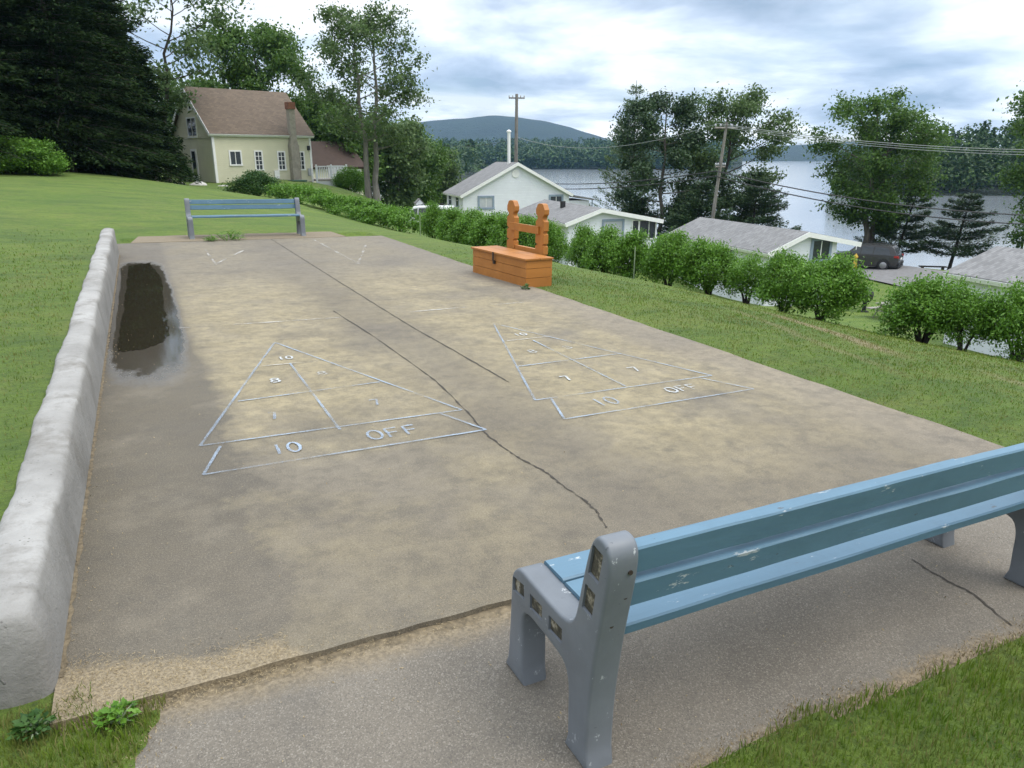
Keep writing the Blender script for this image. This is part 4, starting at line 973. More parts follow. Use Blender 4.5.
m = MB(); m.tube([(2.6, 9.0, 3.0), (2.6, 9.0, 3.85)], .06, 10); obj('roof_pipe', m, MAT['white_plain'], c4)
window(c4, 'left', 5.4, 1.55, 1.0, .8, 'bluetrim', (2, 1), .12)
m = MB(); m.box(-.2, -.05, -.0, 9.6, 2.40, 2.50); obj('rain_gutter', m, MAT['metal'], c4)

# ------------------------------------------------------------------ road, shore strip
def drape(name, pts, widths, mat, lift, kind='structure', n=60, cross=8):
    pts = np.array(pts, float); seg = np.r_[0, np.cumsum(np.linalg.norm(np.diff(pts, axis=0), axis=1))]; t = np.linspace(0, seg[-1], n)
    x = np.interp(t, seg, pts[:, 0]); y = np.interp(t, seg, pts[:, 1]); wd = np.interp(t, seg, widths)
    dx = np.gradient(x); dy = np.gradient(y); L_ = np.hypot(dx, dy); nx, ny = -dy / L_, dx / L_
    V = []; F = []
    for i in range(n):
        q = np.linspace(-.5, .5, cross + 1) * wd[i]; xs = x[i] + nx[i] * q; ys = y[i] + ny[i] * q
        zz = TZ(xs, ys); V += [(a, b, c + lift) for a, b, c in zip(xs, ys, zz)]
    for i in range(n - 1):
        for k in range(cross): F.append((i * (cross + 1) + k, i * (cross + 1) + k + 1, (i + 1) * (cross + 1) + k + 1, (i + 1) * (cross + 1) + k))
    m = MB(); m.add(V, F); return tag(obj(name, m, mat, fix=False), kind=kind)
drape('lake_road', [(58, 29.5), tuple(P(1010,287,39.5)[:2]), tuple(P(960,281,45)[:2]), tuple(P(905,275,50)[:2]), tuple(P(866,268,55)[:2]), tuple(P(838,262,59)[:2]), (0, 73)], [5.6, 5.6, 5.6, 5.6, 5.2, 5, 5], MAT['road'], .10, n=160)
drape('lawn_drive', [(-3.0, 78), (-8.4, 64), (-10.5, 56), (-20, 62)], [3.2, 3.2, 3.2, 3.2], MAT['road'], .10, n=60)
# ------------------------------------------------------------------ vehicles
def make_car(name, label, loc, rz, L, W, H, paint, group=None, seams=True):
    """front towards +x, wheels on z=0"""
    root = thing(name, label, 'suv', loc, rz, group); h2 = W / 2
    def loft(sections, name, mat, parent, smooth=30):
        m = MB(); V = []; F = []; n = len(sections[0])
        for s in sections: V += s
        for i in range(len(sections) - 1):
            for k in range(n): F.append((i * n + k, i * n + (k + 1) % n, (i + 1) * n + (k + 1) % n, (i + 1) * n + k))
        F.append(tuple(range(n))); F.append(tuple((len(sections) - 1) * n + k for k in range(n))); m.add(V, F); return obj(name, m, mat, parent, smooth=smooth)
    # lower body, sections along x: (x, bottom, belt, half width)
    secs = []
    for x, zb, zt, hw in ((-L/2, .50, .92, h2*.84), (-L/2+.06, .40, 1.02, h2*.93), (-L/2+.35, .34, 1.07, h2), (-L*.18, .30, 1.06, h2), (L*.12, .30, 1.03, h2), (L*.22, .32, 1.02, h2*.99), (L/2-.5, .34, .97, h2*.97), (L/2-.1, .38, .86, h2*.88), (L/2, .45, .74, h2*.72)):
        mid = zb + (zt - zb) * .55
        secs.append([(x, -hw*.94, zb), (x, -hw, mid), (x, -hw*.96, zt), (x, -hw*.6, zt+.025), (x, hw*.6, zt+.025), (x, hw*.96, zt), (x, hw, mid), (x, hw*.94, zb)])
    body = loft(secs, 'body', paint, root)
    cab = []
    for x, zt, hw in ((-L/2+.10, 1.03, h2*.92), (-L/2+.42, H-.16, h2*.80), (-L/2+.55, H-.05, h2*.76), (-L*.12, H, h2*.76), (L*.10, H-.07, h2*.77), (L*.24, 1.05, h2*.88)):
        zt = max(zt, 1.06); cab.append([(x, -h2*.94, 1.0), (x, -hw, zt-.04 if zt > 1.1 else 1.04), (x, -hw*.85, zt), (x, hw*.85, zt), (x, hw, zt-.04 if zt > 1.1 else 1.04), (x, h2*.94, 1.0)])
    loft(cab, 'cabin', paint, root)
    for sg in (-1, 1):
        for pts in ([(-L*.38, 1.10), (-L*.345, H-.19), (-L*.16, H-.14), (-L*.15, 1.10)], [(-L*.135, 1.10), (-L*.145, H-.14), (L*.02, H-.15), (L*.025, 1.09)], [(L*.04, 1.09), (L*.035, H-.16), (L*.095, H-.22), (L*.19, 1.09)]):
            m = MB(); V = []
            for x, z in pts:
                f = (z - 1.0) / (H - 1.0); y = h2 * (.94 + (.765 - .94) * f) + .012; V += [(x, sg*y, z), (x, sg*(y-.03), z)]
            m.add(V, [(0,2,4,6),(1,7,5,3),(0,1,3,2),(2,3,5,4),(4,5,7,6),(6,7,1,0)]); obj('window', m, MAT['carglass'], root)
        for x in (-L*.305, L*.30):
            m = MB(); m.tube([(x, sg*(h2-.20), .37), (x, sg*(h2-.03), .37), (x, sg*(h2+.015), .37)], [.37, .37, .35], 24); wh = obj('wheel', m, MAT['tyre'], root, smooth=40)
            m = MB(); m.tube([(x, sg*(h2+.01), .37), (x, sg*(h2+.03), .37)], [.24, .215], 20); obj('rim', m, MAT['rim'], wh, smooth=40)
            m = MB(); q = [(x + .46*math.cos(t), .37 + .46*math.sin(t)) for t in np.linspace(-.15, math.pi+.15, 17)] + [(x + .385*math.cos(t), .37 + .385*math.sin(t)) for t in np.linspace(math.pi+.15, -.15, 17)]
            m.prism(q, sg*(h2-.10), sg*(h2+.012), 'y'); obj('wheel_arch', m, MAT['black'], root)
        m = MB(); m.prism([(-L/2+.0, .93), (-L/2+.32, .95), (-L/2+.30, 1.09), (-L/2+.06, 1.09)], sg*h2*.70, sg*(h2*.965+.015), 'y'); obj('tail_light', m, MAT['tail'], root)
        m = MB(); m.box(L*.16, L*.16+.18, sg*(h2-.02), sg*(h2+.2), 1.06, 1.2); obj('wing_mirror', m, paint, root, bevel=.02)
        m = MB(); m.tube([(-L*.33, sg*h2*.72, H-.01), (-L*.3, sg*h2*.72, H+.05), (L*.03, sg*h2*.72, H+.045), (L*.06, sg*h2*.72, H-.03)], .02, 6); obj('roof_rail', m, MAT['black'], root)
        m = MB(); m.box(L*.42, L*.47, sg*h2*.55, sg*h2*.86, .72, .86); obj('headlight', m, MAT['rim'], root)
    m = MB(); V = [(-L/2+.125, -h2*.72, 1.12), (-L/2+.125, h2*.72, 1.12), (-L/2+.40, h2*.66, H-.2), (-L/2+.40, -h2*.66, H-.2)]
    m.add([(x-.03, y, z) for x, y, z in V] + [(x+.03, y, z) for x, y, z in V], [(0,1,2,3),(7,6,5,4),(0,4,5,1),(1,5,6,2),(2,6,7,3),(3,7,4,0)]); obj('rear_window', m, MAT['carglass'], root)
    m = MB(); m.box(-L/2-.06, -L/2+.05, -h2*.9, h2*.9, .42, .62); m.box(-L/2-.05, L/2-.3, -h2*.90, h2*.90, .24, .38); obj('bumper', m, MAT['black'], root, bevel=.02)
    m = MB(); m.box(-L/2-.03, -L/2+.02, -.27, .27, .76, .90); obj('number_plate', m, MAT['white_plain'], root)
    return root
q = P(864, 264, 54.5); hd = math.radians(143); cq = np.array([q[0], q[1]])
make_car('parked_car', 'dark grey sport utility vehicle parked on the lakeside road, seen from behind', (cq[0], cq[1], gz(*cq) + .12), hd, 4.8, 1.95, 1.76, MAT['carpaint'])
q = P(424, 232, 50); make_car('parked_car', 'white car showing only its roof and dark windows above the hedge', (q[0], q[1], P(424, 205, 50)[2] - 1.80), math.radians(172), 4.9, 1.9, 1.8, MAT['carwhite'])

# ------------------------------------------------------------------ small things
def on_ground(px, py, Y): p = P(px, py, Y); return np.array([p[0], p[1], gz(p[0], p[1])])
p = on_ground(864, 309, 34); grill = thing('covered_grill', 'kettle grill under a black cover on a single leg, on the grass beyond the bushes', 'grill', p)
m = MB(); m.lathe([(.02, .52), (.22, .50), (.30, .62), (.335, .80), (.30, .98), (.20, 1.10), (.06, 1.15), (.0, 1.15)], 18); obj('cover', m, MAT['black'], grill, smooth=60)
m = MB(); m.tube([(0, 0, -.05), (0, 0, .55)], .09, 10); m.box(-.16, .16, -.16, .16, -.04, .05); obj('stand', m, MAT['black'], grill)
def picnic(name, label, loc, rz, L=1.8):
    t = thing(name, label, 'picnic table', loc, rz)
    m = MB()
    for k in range(5): m.box(-L/2, L/2, -.37 + k*.15, -.37 + k*.15 + .14, .72, .76)
    obj('tabletop', m, MAT['wood'], t)
    for s in (-1, 1):
        m = MB()
        for k in range(2): m.box(-L/2, L/2, s*.72 - .14 + k*.145, s*.72 - .005 + k*.145, .42, .46)
        obj('seat', m, MAT['wood'], t)
        m = MB()
        for sg in (-1, 1): m.tube([(s*(L/2-.25), sg*.68, -.05), (s*(L/2-.25), sg*.22, .715)], .045, 4)
        m.box(s*(L/2-.25)-.02, s*(L/2-.25)+.02, -.8, .8, .36, .415); obj('leg_frame', m, MAT['wood'], t)
    return t
p = on_ground(897, 309, 32); picnic('picnic_table', 'weathered picnic table half hidden by a bush beside the covered grill', p, math.radians(20))
p = on_ground(932, 271, 59); 
lb = thing('lake_bench', 'low dark plank bench on the grass strip at the water edge', 'bench', p, math.radians(-12))
m = MB(); m.box(-1.0, 1.0, -.2, .2, .52, .60); obj('seat', m, MAT['darkbark'], lb)
for x in (-.75, .75): m = MB(); m.box(x - .06, x + .06, -.18, .18, -.1, .515); obj('leg', m, MAT['darkbark'], lb)
p = on_ground(855, 264, 54); mk = thing('marker_post', 'yellow hydrant with a thin white pole in front of the dark vehicle', 'hydrant', (p[0], p[1], P(855, 264.5, 54)[2]))
m = MB(); m.lathe([(.16, -.6), (.16, .0), (.13, .05), (.12, .5), (.17, .52), (.17, .58), (.12, .66), (.05, .74), (.04, .8)], 14); obj('hydrant_body', m, MAT['yellow'], mk, smooth=40)
m = MB(); m.tube([(-.24, 0, .4), (.24, 0, .4)], .06, 10); obj('nozzle', m, MAT['yellow'], mk)
m = MB(); m.tube([(.0, .14, .0), (.0, .14, 1.55)], .035, 8); obj('marker_pole', m, MAT['white_plain'], mk)
for (px, py, Y, h, lab) in ((633.5, 283, 17.6, .78, 'pale green stake in front of the bushes right of the orange rack'), (420.5, 236, 25.5, .72, 'thin stake at the gap where the long hedge ends')):
    p = on_ground(px, py, Y); m = MB(); m.tube([(0, 0, -.2), (.0, 0, h)], [.016, .014], 6); o = obj('garden_stake', m, MAT['stake']); o.location = p; tag(o, lab, 'stake')
for i, (px, py, s, lab) in enumerate(((178, 185.5, .32, 'leftmost pale stone on the lawn before the cream house'), (198, 186, .42, 'flat pale stone by the house step, the largest of the row'), (223, 188.3, .34, 'rounded pale stone below the house corner, rightmost of the row'))):
    rng = np.random.default_rng(i + 5); bm = bmesh.new(); bmesh.ops.create_icosphere(bm, subdivisions=3, radius=1)
    for v in bm.verts: v.co *= 1 + .12 * math.sin(v.co.x * 3 + i) + .10 * math.sin(v.co.y * 4 + 2 * i) + rng.normal(0, .02); v.co.z *= .55; v.co.x *= 1.35
    bmesh.ops.scale(bm, vec=(s, s, s), verts=bm.verts); me = bpy.data.meshes.new('stone'); bm.to_mesh(me); bm.free(); me.materials.append(MAT['stone']); me.shade_smooth()
    o = bpy.data.objects.new('stone', me); COL.objects.link(o); p = on_ground(px, py, 46); o.location = (p[0], p[1], P(px, py, 46)[2]); o.rotation_euler.z = i * .8; tag(o, lab, 'stone', 'pale stones before the house')
p = P(298, 186, 51.5); ut = thing('utility_box', 'small green utility box at the foot of the chimney', 'utility box', (p[0], p[1], p[2] - .3), ph)
m = MB(); m.box(-.5, .5, -.35, .35, -.2, .62); obj('cabinet', m, MAT['greenmetal'], ut, bevel=.02); m = MB(); m.box(-.53, .53, -.38, .38, .625, .69); obj('cabinet_lid', m, MAT['greenmetal'], ut, bevel=.01)
p = P(420, 205, 66); bh = thing('garden_shed', 'tiny grey gabled shed on the grass left of the white car', 'shed', (p[0], p[1], p[2] - .25), math.radians(20)); bh.scale = (.42, .42, .42)
m = MB(); m.prism([(-.8, -.6), (.8, -.6), (.8, .9), (0, 1.7), (-.8, .9)], 0, 1.6, 'y'); obj('walls', m, MAT['white'], bh)
m = MB(); m.prism([(-.95, .82), (0, 1.78), (.95, .82), (.95, .92), (0, 1.9), (-.95, .92)], -.1, 1.7, 'y'); obj('roof', m, MAT['grey'], bh)
# far white building behind the twin trunks
p = P(381, 184, 95); fw = thing('far_white_house', 'distant white house glimpsed between the twin tree trunks and the shoreline trees', 'house', (p[0], p[1], p[2] - 1.4), math.radians(30)); shell(fw, 5, 6, 2.4, 2.4, 4.0, .5, 'y', MAT['white'], MAT['grey'], .3)
window(fw, 'front', 2.5, 1.4, .9, 1.0, 'white_plain', (2, 1), .08)

# utility poles
def utility_pole(label, px, py, Y, H, lean=(0, 0), arm=1.2, arm_dir=0.2, r=.14, lamp=False, base=None, extra_arms=()):
    p = P(px, py, Y); z0 = gz(p[0], p[1]) if base is None else base; ht = H - z0
    t = thing('utility_pole', label, 'utility pole', (p[0], p[1], z0))
    top = np.array([lean[0], lean[1], ht]); m = MB(); m.tube([(0, 0, -.5), tuple(top * .5), tuple(top)], [r * 1.2, r, r * .75], 10); obj('pole', m, MAT['pole'], t, smooth=40)
    u = np.array([math.cos(arm_dir), math.sin(arm_dir), 0])
    for k, (dz, al) in enumerate([(-.35, arm)] + list(extra_arms)):
        c_ = top * ((ht + dz) / ht); m = MB(); m.tube([c_ - u * al, c_ + u * al], .065, 4); ao = obj('crossarm', m, MAT['pole'], t)
        m = MB()
        for s in (-.95, -.5, .5, .95): m.lathe([(.02, .05), (.05, .1), (.06, .16), (.03, .24), (.0, .25)], 8, tuple(c_ + u * al * s))
        obj('insulator', m, MAT['metal'], ao)
    if lamp:
        c_ = top * .72; m = MB(); m.tube([c_, c_ + np.array([.8, 0, .35]), c_ + np.array([1.7, -.1, .25])], .04, 6); la = obj('lamp_arm', m, MAT['metal'], t); m = MB(); m.lathe([(.05, .1), (.2, .0), (.16, -.12), (.0, -.14)], 10, tuple(c_ + np.array([1.8, -.1, .2]))); obj('lamp_head', m, MAT['metal'], la)
    return np.array([p[0], p[1], z0]) + top
tA = utility_pole('tall bare utility pole rising behind the white house roof ridge', 515, 230, 74, P(516.5, 94, 74)[2], (.15, .0), .75, .1, .19)
tB = utility_pole('leaning weathered utility pole before the lakeside pines', 706.5, 245, 47, P(717, 122, 47)[2], (.66, .0), .8, .35, .105, extra_arms=((-2.6, .35),))
tC = utility_pole('far utility pole with long crossarm and street lamp above the left shore trees', 421, 206, 92, P(421, 139.5, 92)[2], (0, 0), 2.0, .2, .13, lamp=True, base=-5.0)
def cable(name, label, p0, p1, sag, r, mat, group=None):
    p0 = np.array(p0, float); p1 = np.array(p1, float); t = np.linspace(0, 1, 26)[:, None]; q = p0 + (p1 - p0) * t; q[:, 2] -= (4 * sag * t * (1 - t))[:, 0]
    m = MB(); m.tube(q, r, 5); o = obj(name, m, mat, smooth=60); return tag(o, label, 'cable', group)
far_r = P(1100, 153, 40)
for k, (y0, y1, dx) in enumerate(((123.5, 149, .1), (125, 152, .4), (127, 155, .75))):
    cable('power_line', ('uppermost', 'middle', 'lowest')[k] + ' of the three pale wires running right from the leaning pole past the oak', P(718 + dx * 6, y0, 47), P(1150, y1, 44), .55, .016, MAT['wire_light'], 'pale power lines')
cable('telephone_cable', 'upper thick dark cable sagging from the leaning pole towards the right edge', P(716, 171, 46.8), P(1180, 216, 40), .9, .035, MAT['wire'], 'thick dark cables')
cable('telephone_cable', 'lower thick dark cable sagging from the leaning pole towards the right edge', P(715, 176, 46.8), P(1180, 225, 40), 1.0, .035, MAT['wire'], 'thick dark cables')
cable('telephone_cable', 'upper dark cable crossing the water left of the leaning pole', P(716, 171, 47.2), P(516, 181, 73.5), 0.5, .035, MAT['wire'], 'thick dark cables')
cable('telephone_cable', 'lower dark cable crossing the water left of the leaning pole', P(715, 176, 47.2), P(516, 186, 73.5), 0.5, .035, MAT['wire'], 'thick dark cables')
cable('power_line', 'thin pale wire from the leaning pole top to the tall pole behind the white house', P(718, 123.5, 47.2), P(517, 137, 73.8), 1.2, .016, MAT['wire_light'], 'pale power lines')
cable('power_line', 'thin wire from the far pole crossarm across the wooded shore to the tall pole', P(424, 141.5, 92), P(515, 139, 74), .6, .018, MAT['wire'], None)

# ------------------------------------------------------------------ bushes and hedge
def bush_mesh(seed, R, H, nleaf, leaf, lift=.32, stems=5, shoots=True):
    rng = np.random.default_rng(seed); T = MB(); tips = []
    for k in range(stems):
        az = k * 2.399 + rng.uniform(-.4, .4); b0 = np.array([.05 * math.cos(az), .05 * math.sin(az), -.08])
        d = np.array([math.cos(az) * R * .6, math.sin(az) * R * .6, H * .62]) * rng.uniform(.8, 1.1)
        q = bez(b0, b0 + d * np.array([.12, .12, .6]), b0 + d, 6); T.tube(q, np.linspace(.042, .012, 6), 6)
        for j in range(4):
            s = rng.uniform(.4, .95); c = q[int(s * 5)]; e = c + np.array([rng.normal() * R * .35, rng.normal() * R * .35, abs(rng.normal()) * H * .22 + .05]); T.tube([c, (c + e) / 2 + rng.normal(size=3) * .02, e], [.012, .008, .004], 4, cap=False); tips.append(e)
    # lumpy crown: leaf shell clumps on shoots
    ncl = 135; u = rng.normal(size=(ncl, 3)); u /= np.linalg.norm(u, axis=1)[:, None]; u[:, 2] = np.where(u[:, 2] < -.86, -u[:, 2], u[:, 2])
    lump = .96 + .30 * np.sin(u[:, 0] * 3.4 + seed * 1.7) * np.cos(u[:, 1] * 3.1 + seed * 2.3 + u[:, 2] * 2) + rng.normal(0, .12, ncl)
    rad = rng.uniform(.45, 1.0, ncl) ** .4
    zc = lift * H + (H - lift * H) * .5; C = u * (lump * rad)[:, None] * np.array([R, R, (H - lift * H) * .52]) + np.array([0, 0, zc]); C[:, :2] *= (1 + .20 * np.clip(-u[:, 2], 0, 1) ** .7)[:, None]
    n = max(4, nleaf // ncl); pts = np.repeat(C, n, 0) + rng.normal(size=(ncl * n, 3)) * np.array([.105, .105, .085]) * (R / .6)
    V, F = leaf_cards(pts, leaf, rng, .55, .6)
    if not shoots: return T, V, F
    # upright shoots at the top
    sh = C[C[:, 2] > zc]; sh = np.repeat(sh, 6, 0) + np.c_[rng.normal(0, .05, len(sh) * 6), rng.normal(0, .05, len(sh) * 6), rng.uniform(0, 1, len(sh) * 6) ** 1.6 * .24]
    V2, F2 = leaf_cards(sh, leaf, rng, .5, .2, np.tile([0, 0, 1.0], (len(sh), 1)) + rng.normal(size=(len(sh), 3)) * .5)
    return T, np.r_[V, V2], np.r_[F, F2 + len(V)]
BV = [bush_mesh(s, .64, 1.14, 16000, .062, .15) for s in (11, 12, 13)] + [bush_mesh(14, .62, 1.10, 12000, .068, .08, 7)] + [bush_mesh(15, .55, 1.12, 8000, .060, .24, 4)] + [bush_mesh(16, .62, 1.08, 15000, .062, .05, 6, False)]
bush_data = []
def bush(name, label, px, py, Y, variant, s, rz, mat='bush', group='leafy shrubs of the row between court and cottages', z=None):
    p = P(px, py, Y); root = thing(name, label, 'bush', (p[0], p[1], (gz(p[0], p[1]) if z is None else z) - .02), rz, group)
    key = (variant, mat)
    for k, (T, C) in bush_data:
        if k == key: break
    else:
        tr = obj('stems', BV[variant][0], MAT['darkbark'], None, smooth=60); cr = np_obj('crown', BV[variant][1], BV[variant][2], MAT[mat]); T, C = tr.data, cr.data
        bpy.data.objects.remove(tr); bpy.data.objects.remove(cr); bush_data.append((key, (T, C)))
    for nm, d in (('stems', T), ('crown', C)):
        o = bpy.data.objects.new(nm, d); COL.objects.link(o); o.parent = root
    root.scale = s if hasattr(s, '__len__') else (s, s, s)
    return root
ROW = [(1017,360,11.2,0,(.80,.80,.94),'bush at the right edge of the picture against the white skirting'),
       (962,351,11.7,4,(.66,.66,.86),'thin open bush, second from the right edge, with bare forked stems'),
       (922,340,12.4,0,(.96,.95,.90),'broad round bush on a thick trunk right of the picnic table'),
       (821,319,14.0,1,(.88,.95,.98),'broad bush with spreading stems just left of the covered grill'),
       (783,311,14.8,2,(.80,.8,.92),'narrow bush left of the broad spreading bush by the grill'),
       (746,304,15.6,4,(.78,.78,.83),'small thin bush before the middle of the long cottage wall'),
       (708,294,16.5,1,(.92,.9,.95),'round dark stemmed bush under the left part of the long cottage roof'),
       (668,286,17.3,2,(.86,.86,.96),'bush on a stout trunk at the left end of the long cottage'),
       (630,279,18.3,3,(.80,.8,.92),'bush directly behind the pale green stake'),
       (604,273,19.0,3,(.85,.85,.90),'dense bush merging with its neighbours left of the green stake'),
       (584,268,19.6,3,(.62,.7,.86),'bush below the cottage gable, second right of the orange rack'),
       (549,262,20.8,3,(.70,.7,.88),'rounded bush just right of the orange rack')]
for i, (px, py, Y, v, s, lab) in enumerate(ROW): bush('bush', lab, px, py, Y, v, s, i * 1.3)
HW = [P(*h)[:2] for h in ((528,258,21.6),(510,255,22.2),(492,251,23.1),(474,247,24),(456,243,25.2))]
labs = ['bush seen between the two orange rack posts', 'bush behind the left post of the orange rack', 'bush left of the orange rack below the white house', 'bush under the small window of the white house', 'bush right of the roof of the white car']
for i, (q, lab) in enumerate(zip(HW, labs)):
    z = gz(*q); root = bush('bush', lab, 0, 300, 20, 3, (.95, .95, .92), i * 2.1, z=z); root.location = (q[0], q[1], z - .03)
bush('bush', 'narrow bush beside the thin stake at the end of the long hedge', 434, 238, 26.3, 3, (.62, .62, .95), .5)
def hedge():
    pts = [P(*h) for h in ((418,233,27.6),(387,228,30),(362,221,32),(340,215,34),(318,208,35.6),(298,203,37),(278,199,38.6))]; pts = np.array(pts); rng = np.random.default_rng(44)
    o0 = pts[0]; root = thing('hedge', 'long bright green lumpy hedge running from the cream house down beside the lawn', 'hedge', (o0[0], o0[1], gz(o0[0], o0[1])))
    seg = np.r_[0, np.cumsum(np.linalg.norm(np.diff(pts[:, :2], axis=0), axis=1))]; Cs = []; T = MB(); n = int(seg[-1] / .06)
    for k in range(n):
        t = rng.uniform(0, seg[-1]); x = np.interp(t, seg, pts[:, 0]); y = np.interp(t, seg, pts[:, 1]); z = gz(x, y)
        lump = 1 + .10 * math.sin(t * 4.6) + .06 * math.sin(t * 10.3 + 1); R_ = .62 * lump; Hh = .76 * lump
        a_ = rng.uniform(0, math.pi); rr_ = rng.uniform(.6, 1) ** .5
        off = R_ * math.cos(a_) * rr_; hz = .12 + (Hh - .12) * (math.sin(a_) ** .6) * rr_ if rng.random() < .7 else rng.uniform(.08, Hh * .8)
        Cs.append((x + off * .83 + rng.normal(0, .05), y + off * .5, z + hz))
        if k % 7 == 0: T.tube([(x - o0[0], y - o0[1], z - root.location.z - .1), (x - o0[0] + off * .4, y - o0[1] + off * .25, z - root.location.z + hz * .75)], [.025, .01], 4)
    C = np.repeat(np.array(Cs), 150, 0); C += rng.normal(size=C.shape) * np.array([.11, .11, .09]); C -= np.array(root.location)
    V, F = leaf_cards(C, .095, rng, .55, .6); np_obj('foliage', V, F, MAT['bush'], root)
hedge()
bush('bush', 'spiky dark shrub at the corner of the cream house where the hedge begins', 257, 197, 40, 3, (1.7, 1.5, .98), .3, 'bushdark', 'shrubs round the cream house')
bush('bush', 'low shrub at the foot of the house step', 185, 182, 51.5, 3, (.8, .8, .9), .3, 'bushdark', 'shrubs round the cream house')
bush('bush', 'light green shrub below the white deck stair', 353, 197, 55, 0, (1.7, 1.6, 1.5), 1.0, 'bush', 'shrubs round the cream house')
bush('bush', 'big bright round shrub at the left edge before the dark woods', 12, 173, 31, 5, (2.3, 1.9, 1.15), .7, 'bush', 'bright shrubs before the woods')
bush('bush', 'bright shrub joined to the big one, nearer the dark tree trunks', 38, 173, 31.5, 5, (1.5, 1.5, 1.08), 2.2, 'bush', 'bright shrubs before the woods')
bush('bush', 'green shrub between the two cottages behind the long roof ridge', 667, 236, 46, 3, (2.6, 1.8, 1.5), .4, 'bush', 'shrubs by the cottages', z=-5.2)

# ------------------------------------------------------------------ trees
dark_lab = 'tall dark hemlock whose boughs merge with its neighbours in the woods at the left'
woods = [(-70,31,10.5,4.0),(-30,36,11,4.2),(8,36,11,4.2),(42,40,11.5,4.2),(72,37,10.5,3.9),(100,40,11,4.0),(120,42,11,3.4),(131,44,10.5,2.0),(-10,46,12.5,4.6),(25,48,12.5,4.6),(60,50,13,4.6),(98,52,13,4.2),(118,54,12.5,3.0)]
protos = []
for i, (px, Y, H, R) in enumerate(woods):
    v = i % 4
    if i < 4:
        root = place_tree('c', 'hemlock_tree', dark_lab, px, 175, Y, MAT['hemlock'], MAT['darkbark'], 'dark hemlocks of the left woods', seed=60 + i, H=12, zb=.5 if i % 2 else 1.3, R=4.0, nleaf=42000, leaf=.21, whorls=30, trunk_r=.22, droop=.32, irregular=.4, power=.62, per=7); protos.append(root)
    else:
        root = copy_tree(protos[v]); p = P(px, 175, Y); root.location = (p[0], p[1], gz(p[0], p[1])); root.rotation_euler.z = i * 1.7
    root.scale = (R / 4.0, R / 4.0, H / 12)
place_tree('c', 'hemlock_tree', 'smaller drooping evergreen with pale trunk overlapping the gable of the cream house', 155, 182, 43, MAT['hemlock'], MAT['palebark'], None, seed=71, H=7.0, zb=1.5, R=1.45, nleaf=5000, leaf=.34, whorls=16, trunk_r=.17, droop=.3, irregular=.45)
place_tree('d', 'broadleaf_tree', 'thin airy tree with a leaning limb against the sky at the top left', 168, 178, 49, MAT['ash'], MAT['darkbark'], None, seed=21, H=12.2, cb=.42, R=4.0, nleaf=5200, leaf=.26, limbs=15, trunk_r=.18, lean=(1.8, 0), clump=.5)
place_tree('d', 'broadleaf_tree', 'full dark green leafy tree rising behind the roof of the cream house', 268, 184, 66, MAT['oak'], MAT['bark'], None, seed=22, H=13.4, cb=.2, R=4.6, nleaf=32000, leaf=.28, limbs=21, trunk_r=.28, clump=.52, sub=7)
place_tree('d', 'broadleaf_tree', 'leafy tree behind the left end of the brown roof', 205, 184, 72, MAT['oak'], MAT['bark'], None, seed=23, H=9.3, cb=.2, R=3.8, nleaf=11000, leaf=.36, limbs=20, trunk_r=.25, clump=.62)
place_tree('d', 'twin_trunk_tree', 'tall twin trunked tree with airy crown standing by the hedge', 373, 199, 52, MAT['ash'], MAT['palebark'], None, seed=27, H=12.4, cb=.30, R=3.7, nleaf=15000, leaf=.21, limbs=15, trunk_r=.20, tm=.45, clump=.42, trunks=2)
backs = [('d',333,188,78,8.6,2.8,'pointed green tree behind the brown roofed outbuilding'),('d',352,190,74,6.4,3.4,'tree filling the gap between the outbuilding and the twin trunks'),('d',400,205,78,8.2,3.4,'low bushy tree right of the twin trunks'),('d',416,206,88,7.0,3.6,'rounded tree under the far utility pole'),
         ('d',436,206,96,6.5,3.0,'small light green tree right of the far utility pole'),('d',392,198,105,10,4.5,'darker tree behind the low bushy one, above its crown'),('d',310,186,82,8.6,4.2,'dark tree behind the right end of the cream house')]
for i, (k, px, py, Y, H, R, lab) in enumerate(backs):
    place_tree(k, 'broadleaf_tree', lab, px, py, Y, MAT['oak' if i % 2 else 'ash'] if i not in (0, 6) else MAT['oak'], MAT['bark'], 'trees on the left shore', base_z=P(px, py, Y)[2] - (.3 if i < 2 else .8), seed=80 + i, H=H, cb=.06, R=R, nleaf=13000, leaf=.36, limbs=22, trunk_r=.17, clump=.6, up=.5)
# lakeside trees on the right
place_tree('c', 'aspen_tree', 'slim light tree with pointed top, left of the lakeside group', 630, 226, 70, MAT['ash'], MAT['palebark'], 'trees along the near shore', seed=31, H=P(634,80,70)[2] + 7.6, zb=2.6, R=3.0, nleaf=13000, leaf=.22, whorls=22, trunk_r=.17, droop=-.35, irregular=.55, power=.7, base_z=-7.6)
place_tree('d', 'pine_tree', 'dark irregular pine with bare lower trunk right of the slim light tree', 660, 228, 66, MAT['pine'], MAT['bark'], 'trees along the near shore', seed=32, H=P(664,88,66)[2] + 7.4, cb=.24, R=4.2, nleaf=25000, leaf=.25, limbs=20, trunk_r=.22, tm=.4, clump=.44, up=.3, base_z=-7.4)
place_tree('d', 'broadleaf_tree', 'big spreading tree behind the leaning utility pole', 714, 232, 68, MAT['ash'], MAT['darkbark'], 'trees along the near shore', seed=33, H=P(728,94,68)[2] + 7.5, cb=.28, R=5.2, nleaf=24000, leaf=.25, limbs=19, trunk_r=.26, tm=.45, clump=.46, lean=(1.2, 0), base_z=-7.5)
place_tree('c', 'spruce_tree', 'low dark spruce at the foot of the leaning pole', 700, 236, 60, MAT['pine'], MAT['darkbark'], 'trees along the near shore', seed=34, H=7.5, zb=.5, R=3.6, nleaf=24000, leaf=.23, whorls=20, trunk_r=.15, droop=.1, irregular=.4, base_z=-7.3)
